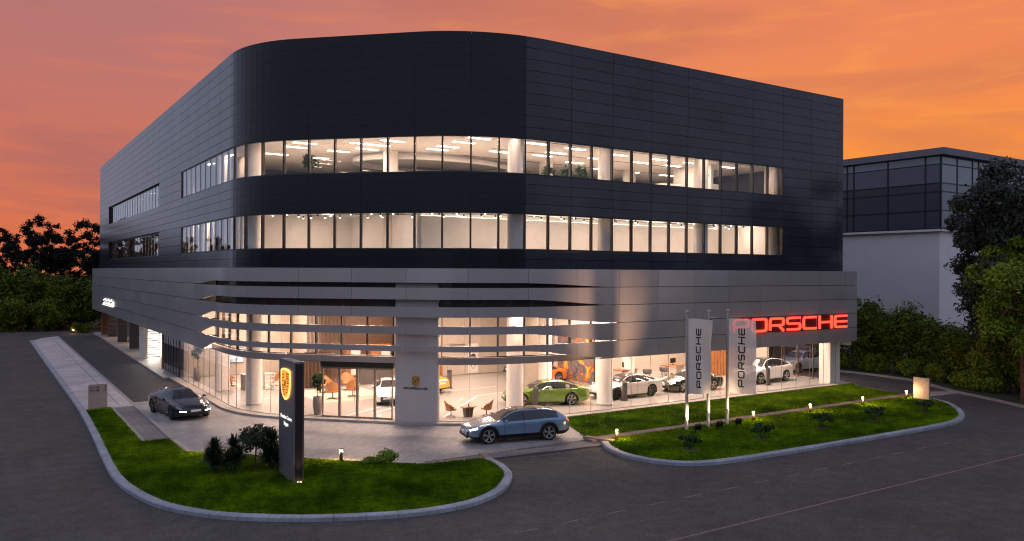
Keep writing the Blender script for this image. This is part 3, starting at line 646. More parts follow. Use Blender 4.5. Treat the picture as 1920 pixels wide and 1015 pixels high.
# track lights of the gallery
random.seed(2)
for r, (d, z) in enumerate(((-1.0, 10.98), (-2.2, 10.98), (-3.4, 10.98))):
    for a, b in ((SA + .6, 24.5), (25.0, 33), (33.5, 43)):
        ss = [a + (b - a) * i / 14 for i in range(15)]
        t = thing('track_light', 'thin black ceiling track with small spotlights in the gallery', 'track light', P3(a, d, z), 0, 'gallery light tracks'); o3 = Vector(P3(a, d, z))
        q = MB().tube([Vector(P3(s, d, z)) - o3 for s in ss], .022, 5); q.tube([(0, 0, 0), (0, 0, 11.35 - z)], .01, 4); e = Vector(P3(b, d, z)) - o3; q.tube([e, e + Vector((0, 0, 11.35 - z))], .01, 4); obj('rail', q, 'black_metal', t)
        n = int((b - a) / 1.35)
        for k in range(n):
            s = a + .4 + (b - a - .6) * (k + random.uniform(.0, .5)) / n; p = Vector(P3(s, d, z - .10)) - o3
            h = obj('spot_head', MB().lathe([(0, .07), (.045, .07), (.05, -.05), (.0, -.05)], 8, p), 'black_metal', t)
            if r != 1 or k % 2: obj('bulb', MB().lathe([(0, -.052), (.035, -.055), (.03, -.075), (0, -.085)], 8, p), 'light_spot', h)
# ---------------------------------------------------------------- lettering and crest
def round_line(pts, r, closed=False, n=4):
    out = []; m = len(pts)
    for i, p in enumerate(pts):
        if not closed and i in (0, m - 1): out.append(p); continue
        a = pts[i - 1]; b = pts[(i + 1) % m]; la, lb = math.dist(a, p), math.dist(b, p); q = min(r, la * .48, lb * .48)
        A = (p[0] + (a[0] - p[0]) * q / la, p[1] + (a[1] - p[1]) * q / la); B = (p[0] + (b[0] - p[0]) * q / lb, p[1] + (b[1] - p[1]) * q / lb)
        for k in range(n + 1):
            t = k / n; out.append(tuple((1 - t) ** 2 * A[c] + 2 * t * (1 - t) * p[c] + t * t * B[c] for c in (0, 1)))
    return out
def stroke(mb, pts, w, d0, d1, closed=False):
    n = len(pts); L_, R_ = [], []
    for i, p in enumerate(pts):
        a = pts[i - 1] if (closed or i) else p; b = pts[(i + 1) % n] if (closed or i < n - 1) else p
        def un(u, v): l = math.dist(u, v); return (0, 0) if l < 1e-9 else ((v[0] - u[0]) / l, (v[1] - u[1]) / l)
        t0, t1 = un(a, p), un(p, b); tx, ty = t0[0] + t1[0], t0[1] + t1[1]; l = math.hypot(tx, ty) or 1; nx, ny = -ty / l, tx / l
        ref = t1 if t1 != (0, 0) else t0; c = max(.5, nx * -ref[1] + ny * ref[0]); h = w / 2 / c
        L_.append((p[0] + nx * h, p[1] + ny * h)); R_.append((p[0] - nx * h, p[1] - ny * h))
    o = len(mb.v)
    for i in range(n): mb.v += [(*L_[i], d1), (*R_[i], d1), (*R_[i], d0), (*L_[i], d0)]
    for i in range(n if closed else n - 1):
        j = (i + 1) % n
        for r in range(4): mb.f.append((o + i * 4 + r, o + i * 4 + (r + 1) % 4, o + j * 4 + (r + 1) % 4, o + j * 4 + r))
    if not closed: mb.f.append((o, o + 3, o + 2, o + 1)); e = o + (n - 1) * 4; mb.f.append((e, e + 1, e + 2, e + 3))
GLY = {'P': [[(0, 0), (0, 1), (1, 1), (1, .40), (.10, .40)]], 'O': [[(0, 0), (0, 1), (1, 1), (1, 0)]], 'R': [[(0, 0), (0, 1), (1, 1), (1, .42), (.10, .42)], [(.50, .42), (.66, .40), (1, -.06)]],
       'S': [[(1, 1), (0, 1), (0, .5), (1, .5), (1, 0), (0, 0)]], 'C': [[(1, 1), (0, 1), (0, 0), (1, 0)]], 'H': [[(0, 0), (0, 1)], [(1, 0), (1, 1)], [(.05, .5), (.95, .5)]],
       'E': [[(1, 1), (0, 1), (0, 0), (1, 0)], [(.05, .5), (1, .5)]]}
def letter(ch, x, lw, h, t, d0, d1):
    mb = MB(); k = h - t
    for ln in GLY[ch]:
        pts = [(x + t / 2 + px * (lw - t), t / 2 + py * k) for px, py in ln]
        if len(pts) == 2: pts = [(pts[0][0], pts[0][1] - (t / 2 if pts[0][0] == pts[1][0] else 0)), (pts[1][0], pts[1][1] + (t / 2 if pts[0][0] == pts[1][0] else 0))]
        if ch == 'O': stroke(mb, round_line(pts, h * .22, True), t, d0, d1, True)
        else: stroke(mb, round_line(pts, h * .22), t, d0, d1)
    return mb
def frame(org, u, v):
    u = Vector(u).normalized(); v = Vector(v).normalized(); n = u.cross(v)
    return Matrix(((u.x, v.x, n.x, org[0]), (u.y, v.y, n.y, org[1]), (u.z, v.z, n.z, org[2]), (0, 0, 0, 1)))
def wordmark(parent, F, width, h, t, d0, d1, m, nm='letter', word='PORSCHE', gap=.16):
    n = len(word); lw = width / (n + (n - 1) * gap); out = []
    for i, ch in enumerate(word): out.append(obj(nm, letter(ch, i * lw * (1 + gap), lw, h, t, d0, d1).xf(F), m, parent))
    return out
def text(parent, body, F, size, m, align='LEFT', nm='lettering', ext=.004, maxw=None):
    cu = D.curves.new('text', 'FONT'); cu.body = body; cu.size = size; cu.align_x = align; cu.extrude = ext; cu.resolution_u = 2
    to = D.objects.new('text', cu); COL.objects.link(to); dg = bpy.context.evaluated_depsgraph_get(); dg.update(); me = D.meshes.new_from_object(to.evaluated_get(dg)); D.objects.remove(to); D.curves.remove(cu)
    sx = 1.
    if maxw:
        xs = [v.co.x for v in me.vertices]; w = max(xs) - min(xs); sx = min(1, maxw / w)
    me.transform(F @ Matrix.Diagonal((sx, 1, 1, 1))); me.materials.clear(); me.materials.append(MATS[m]); return obj(nm, me, m, parent)
def shield(w, h, n=9):
    """crest outline, origin at its centre"""
    r = [(0, h * .5), (w * .30, h * .49), (w * .5, h * .44), (w * .5, h * .05), (w * .47, -h * .12), (w * .38, -h * .30), (w * .22, -h * .43), (0, -h * .5)]
    return r + [(-x, y) for x, y in r[-2:0:-1]]
def crest(parent, F, w, h, lit):
    e = 1 if lit else 0
    gold = mat('crest_gold_%d' % e, (.62, .38, .10), .35, metal=0 if lit else .7, emit=(1, .36, .03) if lit else None, es=1.0); red = mat('crest_red_%d' % e, (.35, .03, .02), .4, emit=(1, .10, .03) if lit else None, es=.55)
    blk = mat('crest_black_%d' % e, (.01, .01, .01), .4, emit=(.2, .05, .01) if lit else None, es=.25); rim = mat('crest_rim_%d' % e, (.5, .33, .12), .3, metal=0 if lit else .8, emit=(1, .42, .10) if lit else None, es=2.6)
    S = shield(w, h); c = obj('crest', MB().poly(S, 0, .03).xf(F), gold, parent)
    q = MB(); stroke(q, S, w * .07, .0, .042, True); obj('crest_rim', q.xf(F), rim, c)
    a, b = MB(), MB()
    def clip(x, y):  # inside the shield
        return inside((x, y), shield(w * .93, h * .93))
    for sx, sy in ((1, 1), (-1, -1)):      # striped fields
        for k in range(5):
            y0 = sy * h * (.04 + .075 * k); pts = [(sx * w * .10, y0), (sx * w * .44, y0), (sx * w * .44, y0 + sy * h * .04), (sx * w * .10, y0 + sy * h * .04)]
            if sy < 0: pts = [(px * (1 - max(0, (abs(py) / h - .12)) * 1.5), py) for px, py in pts]
            (a if k % 2 else b).poly(pts, .031, .038)
    for sx, sy in ((-1, 1), (1, -1)):      # antlers
        for k in range(3):
            x0, y0 = sx * w * .40, sy * h * (.07 + .11 * k)
            if sy < 0: x0 *= 1 - .22 * k
            pts = [(x0, y0), (x0 * .65, y0 + h * .03), (x0 * .28, y0 + h * .005)]; stroke(b, pts, h * .025, .031, .038)
            stroke(b, [(x0 * .72, y0 + h * .03), (x0 * .75, y0 + h * .065)], h * .02, .031, .038)
    S2 = [(x, y + h * .03) for x, y in shield(w * .34, h * .36)]; iv = MB().poly(S2, .031, .044)
    hz = MB().poly([(-.05 * w, -.08 * h), (.0, -.06 * h), (.02 * w, -.12 * h), (.06 * w, -.11 * h), (.05 * w, .0), (.1 * w, .06 * h), (.06 * w, .10 * h), (.05 * w, .16 * h), (0, .14 * h), (-.08 * w, .10 * h), (-.03 * w, .06 * h), (-.09 * w, .0)], .045, .05)
    obj('crest_field', a.xf(F), red, c); obj('crest_mark', b.xf(F), blk, c); obj('crest_escutcheon', iv.xf(F), gold, c); obj('crest_horse', hz.xf(F), blk, c)
    return c
# red illuminated sign on the fascia
t = thing('illuminated_sign', 'glowing red wordmark of seven letters on the silver fascia', 'sign', (44, YR - .75, 4.08), world=True)
F = frame((38.3, YR - .80, 4.09), (1, 0, 0), (0, 0, 1))
for o in wordmark(t, F, 11.45, .88, .14, .0, .10, 'sign_red'): pass
tr = MB()
lw = 11.45 / (7 + 6 * .16)
for i in range(7): tr.box((38.25 + i * lw * 1.16, YR - .79, 4.05), (38.35 + i * lw * 1.16 + lw, YR - .752, 5.01))
obj('back_tray', tr, 'sign_red_tray', t)
# wordmark and crest on the white pier
pc, pn = Pn((PI0 + PI1) / 2); ut = Vector((-pn[1], pn[0], 0)); ut = ut if ut.dot(CR) > 0 else -ut; oc = Vector((pc[0], pc[1], 0)) + Vector((pn[0], pn[1], 0)) * .288
t = thing('wall_sign', 'small black wordmark under a bronze crest on the white entrance pier', 'sign', tuple(oc + Vector((0, 0, 1.8))), world=True)
wordmark(t, frame(oc + Vector((0, 0, 1.80)) - ut * .63, ut, (0, 0, 1)), 1.26, .11, .022, 0, .012, 'black_plastic'); crest(t, frame(oc + Vector((0, 0, 2.22)), ut, (0, 0, 1)), .36, .48, False)
# white letters at the far end of the flank
t = thing('illuminated_sign', 'small white glowing lettering at the far end of the left fascia', 'sign', (XL - .76, 93.5, 4.1), world=True)
F = frame((XL - .80, 97.6, 4.16), (0, -1, 0), (0, 0, 1))
for r_, (z_, n_, w_) in enumerate(((4.50, 9, .34), (4.14, 13, .26))):
    for i in range(n_):
        q = MB(); q.box((.7 + r_ * -.1 + i * (.62 if r_ else .78), .0 + .05 * (i * 5 % 3), 0), (.7 + r_ * -.1 + i * (.62 if r_ else .78) + w_, .13 + .09 * (i * 7 % 3), .05)); obj('letter', q.xf(frame((XL - .80, 97.6, z_), (0, -1, 0), (0, 0, 1))), 'sign_white', t)
obj('light_bar', MB().box((XL - .84, 89.6, 4.03), (XL - .76, 98.0, 4.08)), 'sign_white', t); obj('light_bar', MB().box((XL - .84, 88.9, 4.1), (XL - .76, 89.5, 4.62)), 'sign_white', t)
# pylon sign
mat('pylon', (.24, .225, .225), .38, metal=.3, var=(2, (.26, .245, .245))); mat('pylon_side', (.05, .035, .03), .4, metal=.3); mat('pylon_edge', (.36, .32, .31), .3, metal=.8)
t = thing('pylon_sign', 'tall dark pylon sign with glowing gold crest on the rounded lawn', 'sign', (9.6, 29.7, .1), world=True)
obj('body', MB().box((9.46, 28.80, .1), (9.80, 30.55, 4.47)), 'pylon', t); obj('side_panel', MB().box((9.52, 28.775, .12), (9.77, 28.80, 4.40)), 'pylon_side', t); obj('edge_trim', MB().box((9.80, 28.76, .1), (9.835, 30.55, 4.47)), 'pylon_edge', t); obj('edge_trim', MB().box((9.455, 28.76, .1), (9.48, 28.80, 4.47)), 'pylon', t)
obj('base', MB().box((9.42, 28.7, .06), (9.9, 30.6, .13)), 'concrete', t)
F = frame((9.455, 29.68, 3.58), (0, -1, 0), (0, 0, 1)); crest(t, F, .98, 1.10, True)
text(t, 'Porsche Centre', frame((9.455, 29.68, 2.28), (0, -1, 0), (0, 0, 1)), .20, 'sign_print', 'CENTER', maxw=1.3); text(t, 'Saigon', frame((9.455, 29.68, 2.04), (0, -1, 0), (0, 0, 1)), .20, 'sign_print', 'CENTER', maxw=1.3)
for k in range(2):
    u = obj('uplight', MB().lathe([(0, .0), (.035, 0), (.035, .03), (0, .03)], 10, (9.6 + .1 * k, 28.66, .12)), 'light_warm', t)
light('pylon_lamp', 'SPOT', 26, (1, .78, .6), t, (9.65, 28.62, .2), .03, rot=(PI + .10, 0, 0), spot=1.0)
# way-finding boards
mat('board', (.46, .36, .32), .55, var=(6, (.42, .33, .30)))
t = thing('direction_board', 'low beige parking direction board at the end of the paved walk', 'sign', (5.36, 50.0, .1), world=True)
obj('panel', MB().box((4.89, 49.93, .1), (5.83, 50.03, 1.45)), 'board', t)
for r, (a, b_) in enumerate((('Customer', 'Parking'), ('Basement', 'Parking'))):
    z = 1.28 - r * .17
    text(t, a, frame((4.97, 49.925, z), (1, 0, 0), (0, 0, 1)), .075, 'black_plastic'); text(t, b_, frame((4.97, 49.925, z - .07), (1, 0, 0), (0, 0, 1)), .075, 'black_plastic')
    obj('parking_symbol', MB().box((5.30, 49.92, z - .05), (5.42, 49.929, z + .06)), 'black_plastic', t); text(t, 'P', frame((5.335, 49.916, z - .03), (1, 0, 0), (0, 0, 1)), .10, 'wall_white')
    q = MB(); stroke(q, [(0, 0), (0, .1)], .02, 0, .006); stroke(q, [(-.035, .06), (0, .1), (.035, .06)], .018, 0, .006); obj('arrow', q.xf(frame((5.73, 49.925, z - .05), (1, 0, 0), (0, 0, 1))), 'black_plastic', t)
t = thing('direction_board', 'blank beige monolith board at the far end of the garden path', 'sign', (48.1, 27.5, .1), world=True)
obj('panel', MB().box((48.05, 27.0, .1), (48.17, 27.98, 1.44)), 'board', t)
for y in (27.9, 27.25, 27.15): obj('mark', MB().box((48.042, y - .07, 1.33), (48.049, y, 1.35)), 'frame_dark', t)
# bollard lamps
BOL = [(24.25, 28.16, 'short brown bollard lamp at the start of the garden path'), (33.5, 28.12, 'short bollard lamp just past the flagpoles'), (38.11, 28.08, 'short bollard lamp midway along the lawn, third on the path'),
       (42.91, 28.05, 'short bollard lamp on the path, next before the monolith one'), (47.55, 28.15, 'short bollard lamp beside the beige monolith board'), (12.09, 30.9, 'dark bollard lamp on the lawn beside the pylon sign'), (8.07, 34.75, 'bollard lamp at the paving edge behind the spiky plants')]
for i, (x, y, lb) in enumerate(BOL):
    t = thing('bollard_light', lb, 'bollard', (x, y, .1), 0, 'bollard lamps on the lawns')
    obj('post', MB().lathe([(0, 0), (.075, 0), (.07, .42), (0, .42)], 14).lathe([(.07, .42), (.035, .425), (.035, .52)], 14), 'bollard', t, True); obj('lens', MB().lathe([(.052, .43), (.058, .47), (.052, .52)], 12), 'light_bollard', t, True); obj('cap', MB().lathe([(0, .56), (.06, .555), (.072, .53), (.072, .515), (0, .515)], 14), 'bollard', t, True)
    for a in range(2): light('lamp', 'POINT', 32 if i < 5 else 34, (1, .62, .26), t, (.11 * (-1 if a else 1), -.11 if i < 5 else (.11 if i == 5 else .05), .47), .04)
# flagpoles, banners, floodlights
mat('banner_white', (.88, .84, .82), .8, var=(3, (.80, .76, .74))); mat('banner_sheer', (.90, .86, .84), .8, trans=.15); mat('banner_dark', (.035, .008, .012), .7, var=(1.5, (.20, .008, .015), .1))
for _n in ('banner_white', 'banner_sheer'):      # thin cloth lets some light through
    _nt = MATS[_n].node_tree; _o = [q for q in _nt.nodes if q.type == 'OUTPUT_MATERIAL'][0]; _p = _nt.nodes['Principled BSDF']
    _t = _nt.nodes.new('ShaderNodeBsdfTranslucent'); _t.inputs[0].default_value = (.85, .80, .77, 1); _m = _nt.nodes.new('ShaderNodeMixShader'); _m.inputs[0].default_value = .38
    _nt.links.new(_p.outputs[0], _m.inputs[1]); _nt.links.new(_t.outputs[0], _m.inputs[2]); _nt.links.new(_m.outputs[0], _o.inputs[0])
for i, (x, lb) in enumerate(((28.75, 'tall pole carrying the opaque white banner'), (30.25, 'tall pole carrying the dark red banner'), (31.62, 'tall pole carrying the sheer white banner'))):
    t = thing('flagpole', lb, 'flagpole', (x, 28.2, .1), 0, 'flagpoles on the lawn')
    obj('pole', MB().lathe([(.085, 0), (.08, 2.0), (.055, 5.6), (.05, 5.7)], 14), 'pole', t, True); obj('finial', MB().lathe([(.03, 5.7), (.085, 5.76), (.1, 5.84), (.06, 5.86), (0, 5.86)], 12), 'pole', t, True); obj('base_plate', MB().box((-.16, -.16, -.03), (.16, .16, .02)), 'black_metal', t)
    obj('arm', MB().tube([(0, 0, 5.45), (.5, -.1, 5.47)], .018, 6), 'pole', t)
    fl = thing('floodlight', ['square black floodlight aimed at the opaque banner pole', 'square black floodlight aimed at the dark red banner pole', 'square black floodlight aimed at the sheer banner pole'][i], 'floodlight', (x + .05, 27.5, .1), 0, 'floodlights at the flagpoles')
    q = MB().box((-.16, -.06, -.14), (.16, .08, .14)); q.xf(Matrix.Translation((0, 0, .28)) @ Matrix.Rotation(.5, 4, 'X')); obj('housing', q, 'black_metal', fl); obj('bracket', MB().box((-.19, -.02, 0), (-.165, .03, .3)).box((.165, -.02, 0), (.19, .03, .3)).box((-.19, -.05, -.01), (.19, .06, .02)), 'black_metal', fl)
    q = MB().box((-.14, .081, -.12), (.14, .09, .12)); q.xf(Matrix.Translation((0, 0, .28)) @ Matrix.Rotation(.5, 4, 'X')); obj('lens', q, 'light_warm', fl)
    light('lamp', 'SPOT', 620 if i else 4200, (1, .66, .38) if i else (1, .60, .36), fl, (0, .16, .40), .04, rot=(math.radians(152 if i else 128), 0, math.radians((0, 14, -8)[i] if i else 4)), spot=math.radians(60 if i else 50), blend=1.0)  # first spot is added to throw a warm sheen on the fascia, not its pole
def banner(x, ang, w, z0, z1, m, lb, lm, dip=.12, flip=False):
    t = thing('banner', lb, 'banner', (x, 28.2, z0), ang, 'banners on the flagpoles'); mb = MB(); nx, nz = 14, 24
    def pt(u, v, d=0):
        return (.07 + u * w, .09 * math.sin(u * 5 + v * 2.0 + x) * u + .05 * math.sin(v * 7 + x) * u + d, (z1 - z0) * v - dip * math.sin(u * 2.2) * (1 - v) + .03 * math.sin(u * 3) - .10 * u * (1 if v > .5 else -.3))
    for j in range(nz + 1):
        for i in range(nx + 1): mb.v.append(pt(i / nx, j / nz))
    for j in range(nz):
        for i in range(nx): a = j * (nx + 1) + i; mb.f.append((a, a + 1, a + nx + 2, a + nx + 1))
    obj('cloth', mb, m, t, True)
    if lm:
        h = (z1 - z0); L = h * .80; lwid = L / (7 + 6 * .16)
        for i, ch in enumerate('PORSCHE'):
            q = letter(ch, i * lwid * 1.16, lwid, w * .24, w * .045, 0, .006); vs = []
            for (px, py, pz) in q.v:
                u = .58 - py / w; v = .08 + px / h; a = pt(max(0, u), v, 0); vs.append((a[0], a[1] + (-.008 - pz), a[2]))
            q.v = vs; obj('letter', q, lm, t)
    return t
banner(28.75, math.radians(-14), 1.30, 1.9, 5.55, 'banner_white', 'opaque white banner with a vertical black wordmark', 'black_plastic')
banner(30.25, math.radians(40), 1.15, 1.9, 5.5, 'banner_dark', 'narrow dark red banner seen nearly edge on', None)
banner(31.62, math.radians(-38), 1.36, 1.75, 5.5, 'banner_sheer', 'sheer white banner through which the showroom shows', 'black_plastic')
# ---------------------------------------------------------------- cars
def lerp_tab(tab, x):
    xs = [p[0] for p in tab]; ys = [p[1] for p in tab]
    if x <= xs[0]: return ys[0]
    if x >= xs[-1]: return ys[-1]
    for i in range(len(xs) - 1):
        if xs[i] <= x <= xs[i + 1]:
            h = xs[i + 1] - xs[i]; t = (x - xs[i]) / h
            def m(k):
                if k <= 0 or k >= len(xs) - 1: return 0 if k in (0,) else (ys[-1] - ys[-2]) / (xs[-1] - xs[-2])
                a = (ys[k] - ys[k - 1]) / (xs[k] - xs[k - 1]); b = (ys[k + 1] - ys[k]) / (xs[k + 1] - xs[k]); return 0 if a * b <= 0 else 2 * a * b / (a + b)
            m0, m1 = m(i), m(i + 1)
            return (2 * t ** 3 - 3 * t * t + 1) * ys[i] + (t ** 3 - 2 * t * t + t) * h * m0 + (-2 * t ** 3 + 3 * t * t) * ys[i + 1] + (t ** 3 - t * t) * h * m1
KIND = {
 'saloon': dict(L=4.95, wb=2.90, fo=.92, R=.36, w=.975, sill=.20,
   top=[(0, .52), (.012, .63), (.05, .73), (.12, .82), (.22, .91), (.285, .96), (.36, 1.16), (.45, 1.345), (.54, 1.39), (.64, 1.37), (.76, 1.255), (.86, 1.11), (.93, 1.03), (.975, .98), (.99, .86), (1, .70)],
   belt=[(0, .48), (.02, .60), (.06, .68), (.14, .755), (.26, .865), (.34, .90), (.6, .93), (.8, .97), (.90, .96), (.97, .92), (1, .66)],
   roof=[(0, .50), (.1, .70), (.27, .74), (.42, .575), (.55, .57), (.7, .53), (.84, .56), (.93, .70), (1, .60)], glass=(.31, .845), shield=(.292, .425), rear=(.71, .865)),
 'wagon': dict(L=4.97, wb=2.904, fo=.93, R=.375, w=.98, sill=.24,
   top=[(0, .53), (.012, .65), (.05, .75), (.12, .84), (.22, .93), (.285, .98), (.36, 1.18), (.45, 1.365), (.54, 1.42), (.68, 1.42), (.80, 1.375), (.88, 1.27), (.935, 1.10), (.965, 1.02), (.988, .90), (1, .72)],
   belt=[(0, .50), (.02, .62), (.06, .70), (.14, .78), (.26, .885), (.34, .92), (.6, .955), (.8, 1.0), (.90, 1.0), (.97, .94), (1, .68)],
   roof=[(0, .50), (.1, .70), (.27, .74), (.42, .59), (.55, .585), (.7, .57), (.84, .55), (.93, .66), (1, .60)], glass=(.31, .875), shield=(.292, .425), rear=(.845, .935)),
 'coupe': dict(L=4.52, wb=2.45, fo=1.02, R=.35, w=.925, sill=.19,
   top=[(0, .48), (.015, .58), (.06, .66), (.14, .74), (.24, .84), (.30, .90), (.37, 1.09), (.45, 1.255), (.53, 1.30), (.62, 1.28), (.74, 1.15), (.86, .98), (.94, .87), (.98, .80), (1, .62)],
   belt=[(0, .44), (.02, .56), (.07, .70), (.13, .765), (.22, .79), (.32, .86), (.55, .90), (.72, .90), (.85, .87), (.96, .78), (1, .58)],
   roof=[(0, .48), (.1, .58), (.27, .66), (.42, .545), (.55, .53), (.7, .50), (.84, .56), (.93, .66), (1, .58)], glass=(.335, .76), shield=(.305, .435), rear=(.68, .83)),
 'suv': dict(L=4.93, wb=2.895, fo=.93, R=.39, w=.985, sill=.27,
   top=[(0, .66), (.012, .82), (.05, .94), (.12, 1.02), (.22, 1.08), (.27, 1.12), (.34, 1.36), (.42, 1.60), (.52, 1.67), (.64, 1.65), (.76, 1.54), (.87, 1.36), (.93, 1.22), (.97, 1.14), (.99, 1.0), (1, .8)],
   belt=[(0, .60), (.02, .76), (.06, .88), (.14, .95), (.26, 1.03), (.34, 1.07), (.6, 1.11), (.8, 1.16), (.90, 1.13), (.97, 1.05), (1, .78)],
   roof=[(0, .55), (.1, .72), (.27, .76), (.42, .60), (.55, .59), (.7, .56), (.84, .57), (.93, .68), (1, .62)], glass=(.295, .86), shield=(.275, .40), rear=(.75, .91))}
SEAMS = (.335, .53, .70)
PLAN = [(0, .56), (.015, .70), (.04, .82), (.09, .915), (.17, .975), (.3, .975), (.5, .965), (.68, .985), (.8, 1.0), (.9, .965), (.955, .90), (.985, .80), (1, .66)]
def make_car(kind, label, paint, loc, ang, group, lamp=False, tail=False, roofm=None, clad=False, rimm='rim_silver', trim=None, drl=False):
    K = KIND[kind]; L, wb, R = K['L'], K['wb'], K['R']; xf = L / 2 - K['fo']; xr = xf - wb; zc = R - .01; RA = R + .045
    t = thing('car', label, 'car', loc, ang, group)
    st = {i / 46 for i in range(47)} | {.004, .009, .014, .03, .986, .993}
    for q in SEAMS: st |= {q - .0013, q + .0013}
    st |= {.522, .538}
    for xc in (xf, xr):
        for k in range(25): st.add((L / 2 - (xc + RA * math.cos(PI * k / 24))) / L)
        for sg in (-1, 1): st.add((L / 2 - (xc + sg * (RA + .012))) / L)
    st = sorted(s for s in st if 0 <= s <= 1); V = []; NR = 17
    for s in st:
        x = L / 2 - s * L; zt = lerp_tab(K['top'], s); zb = min(lerp_tab(K['belt'], s), zt - .015); w = K['w'] * lerp_tab(PLAN, s); wt = min(lerp_tab(K['roof'], s), w * .93)
        z0 = K['sill'] + .10 * max(0, 1 - s / .05) + .16 * max(0, (s - .93) / .07); arch = 0
        for xc in (xf, xr):
            d = abs(x - xc)
            if d <= RA: arch = max(arch, zc + math.sqrt(max(0, RA * RA - d * d)))
        zz = max(z0, arch); zz = min(zz, zb - .05); hood = (zt - zb) < .2
        fl = 0
        for xc in (xf, xr): fl = max(fl, .018 * max(0, 1 - (abs(x - xc) / (RA + .25)) ** 2))
        w += fl; h = zb - zz
        pin = .04 * math.exp(-((s - .5) / .16) ** 2)
        row = [(0, zz), (w * .80, zz), (w * .965, zz + .012 * min(1, h * 5)), (w * (1 - pin * .6), zz + h * .22), (w * (1.0 - pin * 1.1), zz + h * .45), (w * (1 - pin * .3), zz + h * .70), (w * .985, zz + h * .88), (w * .955, zb)]
        gx = (w * .93, zb + .02); zt2 = zt - (.02 if hood else .055)
        for k in range(4):
            q = k / 3; bul = math.sin(q * PI) * .025; row.append((gx[0] + (wt - gx[0]) * q + bul, gx[1] + (zt2 - gx[1]) * (q if not hood else q ** .8)))
        row += [(wt * .93, zt2 + (zt - zt2) * .55), (wt * .75, zt - .008), (wt * .5, zt - .002), (wt * .25, zt), (0, zt)]
        assert len(row) == NR
        V.append((x, row))
    def P(i, j, sg): x, row = V[i]; y, z = row[j]; return (x, sg * y, z)
    groups = {}
    def cls(i, j):
        s = (st[i] + st[i + 1]) / 2; x = L / 2 - s * L; y, z = V[i][1][j]; z2 = V[i][1][j + 1][1]; zt = lerp_tab(K['top'], s); zb = lerp_tab(K['belt'], s)
        g0, g1 = K['glass']
        if j in (0,): return 'underbody'
        if 2 <= j <= 7 and any(abs(s - q) < .0013 for q in SEAMS[:2 if kind == 'coupe' else 3]): return 'seam'
        if 8 <= j <= 10 and .522 < s < .538 and kind != 'coupe': return 'pillar'
        if j == 1 or (j == 2 and clad and z < .55): return 'sill'
        if s < .016 and z2 < .50: return 'grille'
        if s < .012 and j >= 2 and z2 < (.52 if kind != 'suv' else .66) and y < .9: return 'grille'
        if .025 < s < .085 and j in (6, 7) : return 'headlight'
        if s > .965 and j in (6,): return 'tail_light'
        if 8 <= j <= 10 and g0 < s < g1 and zt - zb > .14:
            return 'side_window'
        if j >= 12 and K['shield'][0] < s < K['shield'][1]: return 'windscreen'
        if j >= 12 and K['rear'][0] < s < K['rear'][1]: return 'rear_window'
        if roofm and j >= 12 and K['shield'][1] <= s <= K['rear'][0]: return 'roof'
        if 2 <= j <= 6 and .335 < s < .53: return 'front_door'
        if 2 <= j <= 6 and .53 <= s < .70 and kind != 'coupe': return 'rear_door'
        return 'body'
    for i in range(len(st) - 1):
        for j in range(NR - 1):
            c = cls(i, j)
            for sg in (1, -1):
                key = (c, sg if c in ('side_window', 'headlight', 'front_door', 'rear_door', 'grille', 'seam', 'pillar') else 0); groups.setdefault(key, []).append((i, j, sg))
    mt = {'body': paint, 'front_door': paint, 'rear_door': paint, 'side_window': 'glass_dark', 'windscreen': 'car_screen', 'rear_window': 'glass_dark', 'sill': 'black_plastic', 'seam': 'black_plastic', 'pillar': 'black_plastic', 'grille': 'black_plastic', 'underbody': 'black_plastic', 'headlight': 'head_lit' if lamp else 'head_off', 'tail_light': 'tail_lit' if tail else 'tail_off', 'roof': roofm or paint}
    for (c, sg), fs in groups.items():
        mb = MB(); idx = {}
        for i, j, s_ in fs:
            q = []
            for a, b in ((i, j), (i, j + 1), (i + 1, j + 1), (i + 1, j)):
                k = (a, b, 0 if V[a][1][b][0] == 0 else s_)
                if k not in idx: idx[k] = len(mb.v); mb.v.append(P(a, b, s_))
                q.append(idx[k])
            q = list(dict.fromkeys(q))
            if len(q) > 2: mb.f.append(tuple(q) if s_ < 0 else tuple(q[::-1]))
        nm = {'front_door': 'door', 'rear_door': 'door'}.get(c, c); o = obj(nm, mb, mt[c], t, True)
        if nm == 'door':
            xh = L / 2 - L * (.505 if c == 'front_door' else .685); zh = lerp_tab(K['belt'], .55) - .10
            obj('handle', MB().box((xh - .09, sg * K['w'] * .955 - .012, zh - .012), (xh + .09, sg * K['w'] * .955 + .022, zh + .012)), paint, o)
    for i in (0, len(st) - 1):     # nose and tail caps
        mb = MB(); r = [P(i, j, 1) for j in range(NR)] + [P(i, j, -1) for j in range(NR - 2, 0, -1)]; mb.v = r; mb.f = [tuple(range(len(r)))] if i else [tuple(range(len(r)))[::-1]]
        obj('bumper', mb, paint, t)
    xi = L / 2
    obj('intake', MB().box((xi - .06, -.62, .27), (xi + .012, .62, .40)), 'black_plastic', t); obj('licence_plate', MB().box((xi, -.26, .44), (xi + .02, .26, .55)), 'white_gloss', t); obj('licence_plate', MB().box((-xi - .02, -.26, .58), (-xi, .26, .69)), 'white_gloss', t)
    if drl:
        for sg in (1, -1): obj('running_light', MB().bar((xi + .02, sg * .48, .47), (xi - .12, sg * .79, .49), .05, .05), 'drl', t)
    obj('badge', MB().lathe([(0, 0), (.04, .005), (0, .012)], 8, (L / 2 - .06 * L, 0, lerp_tab(K['top'], .06))), 'frame_alu', t)
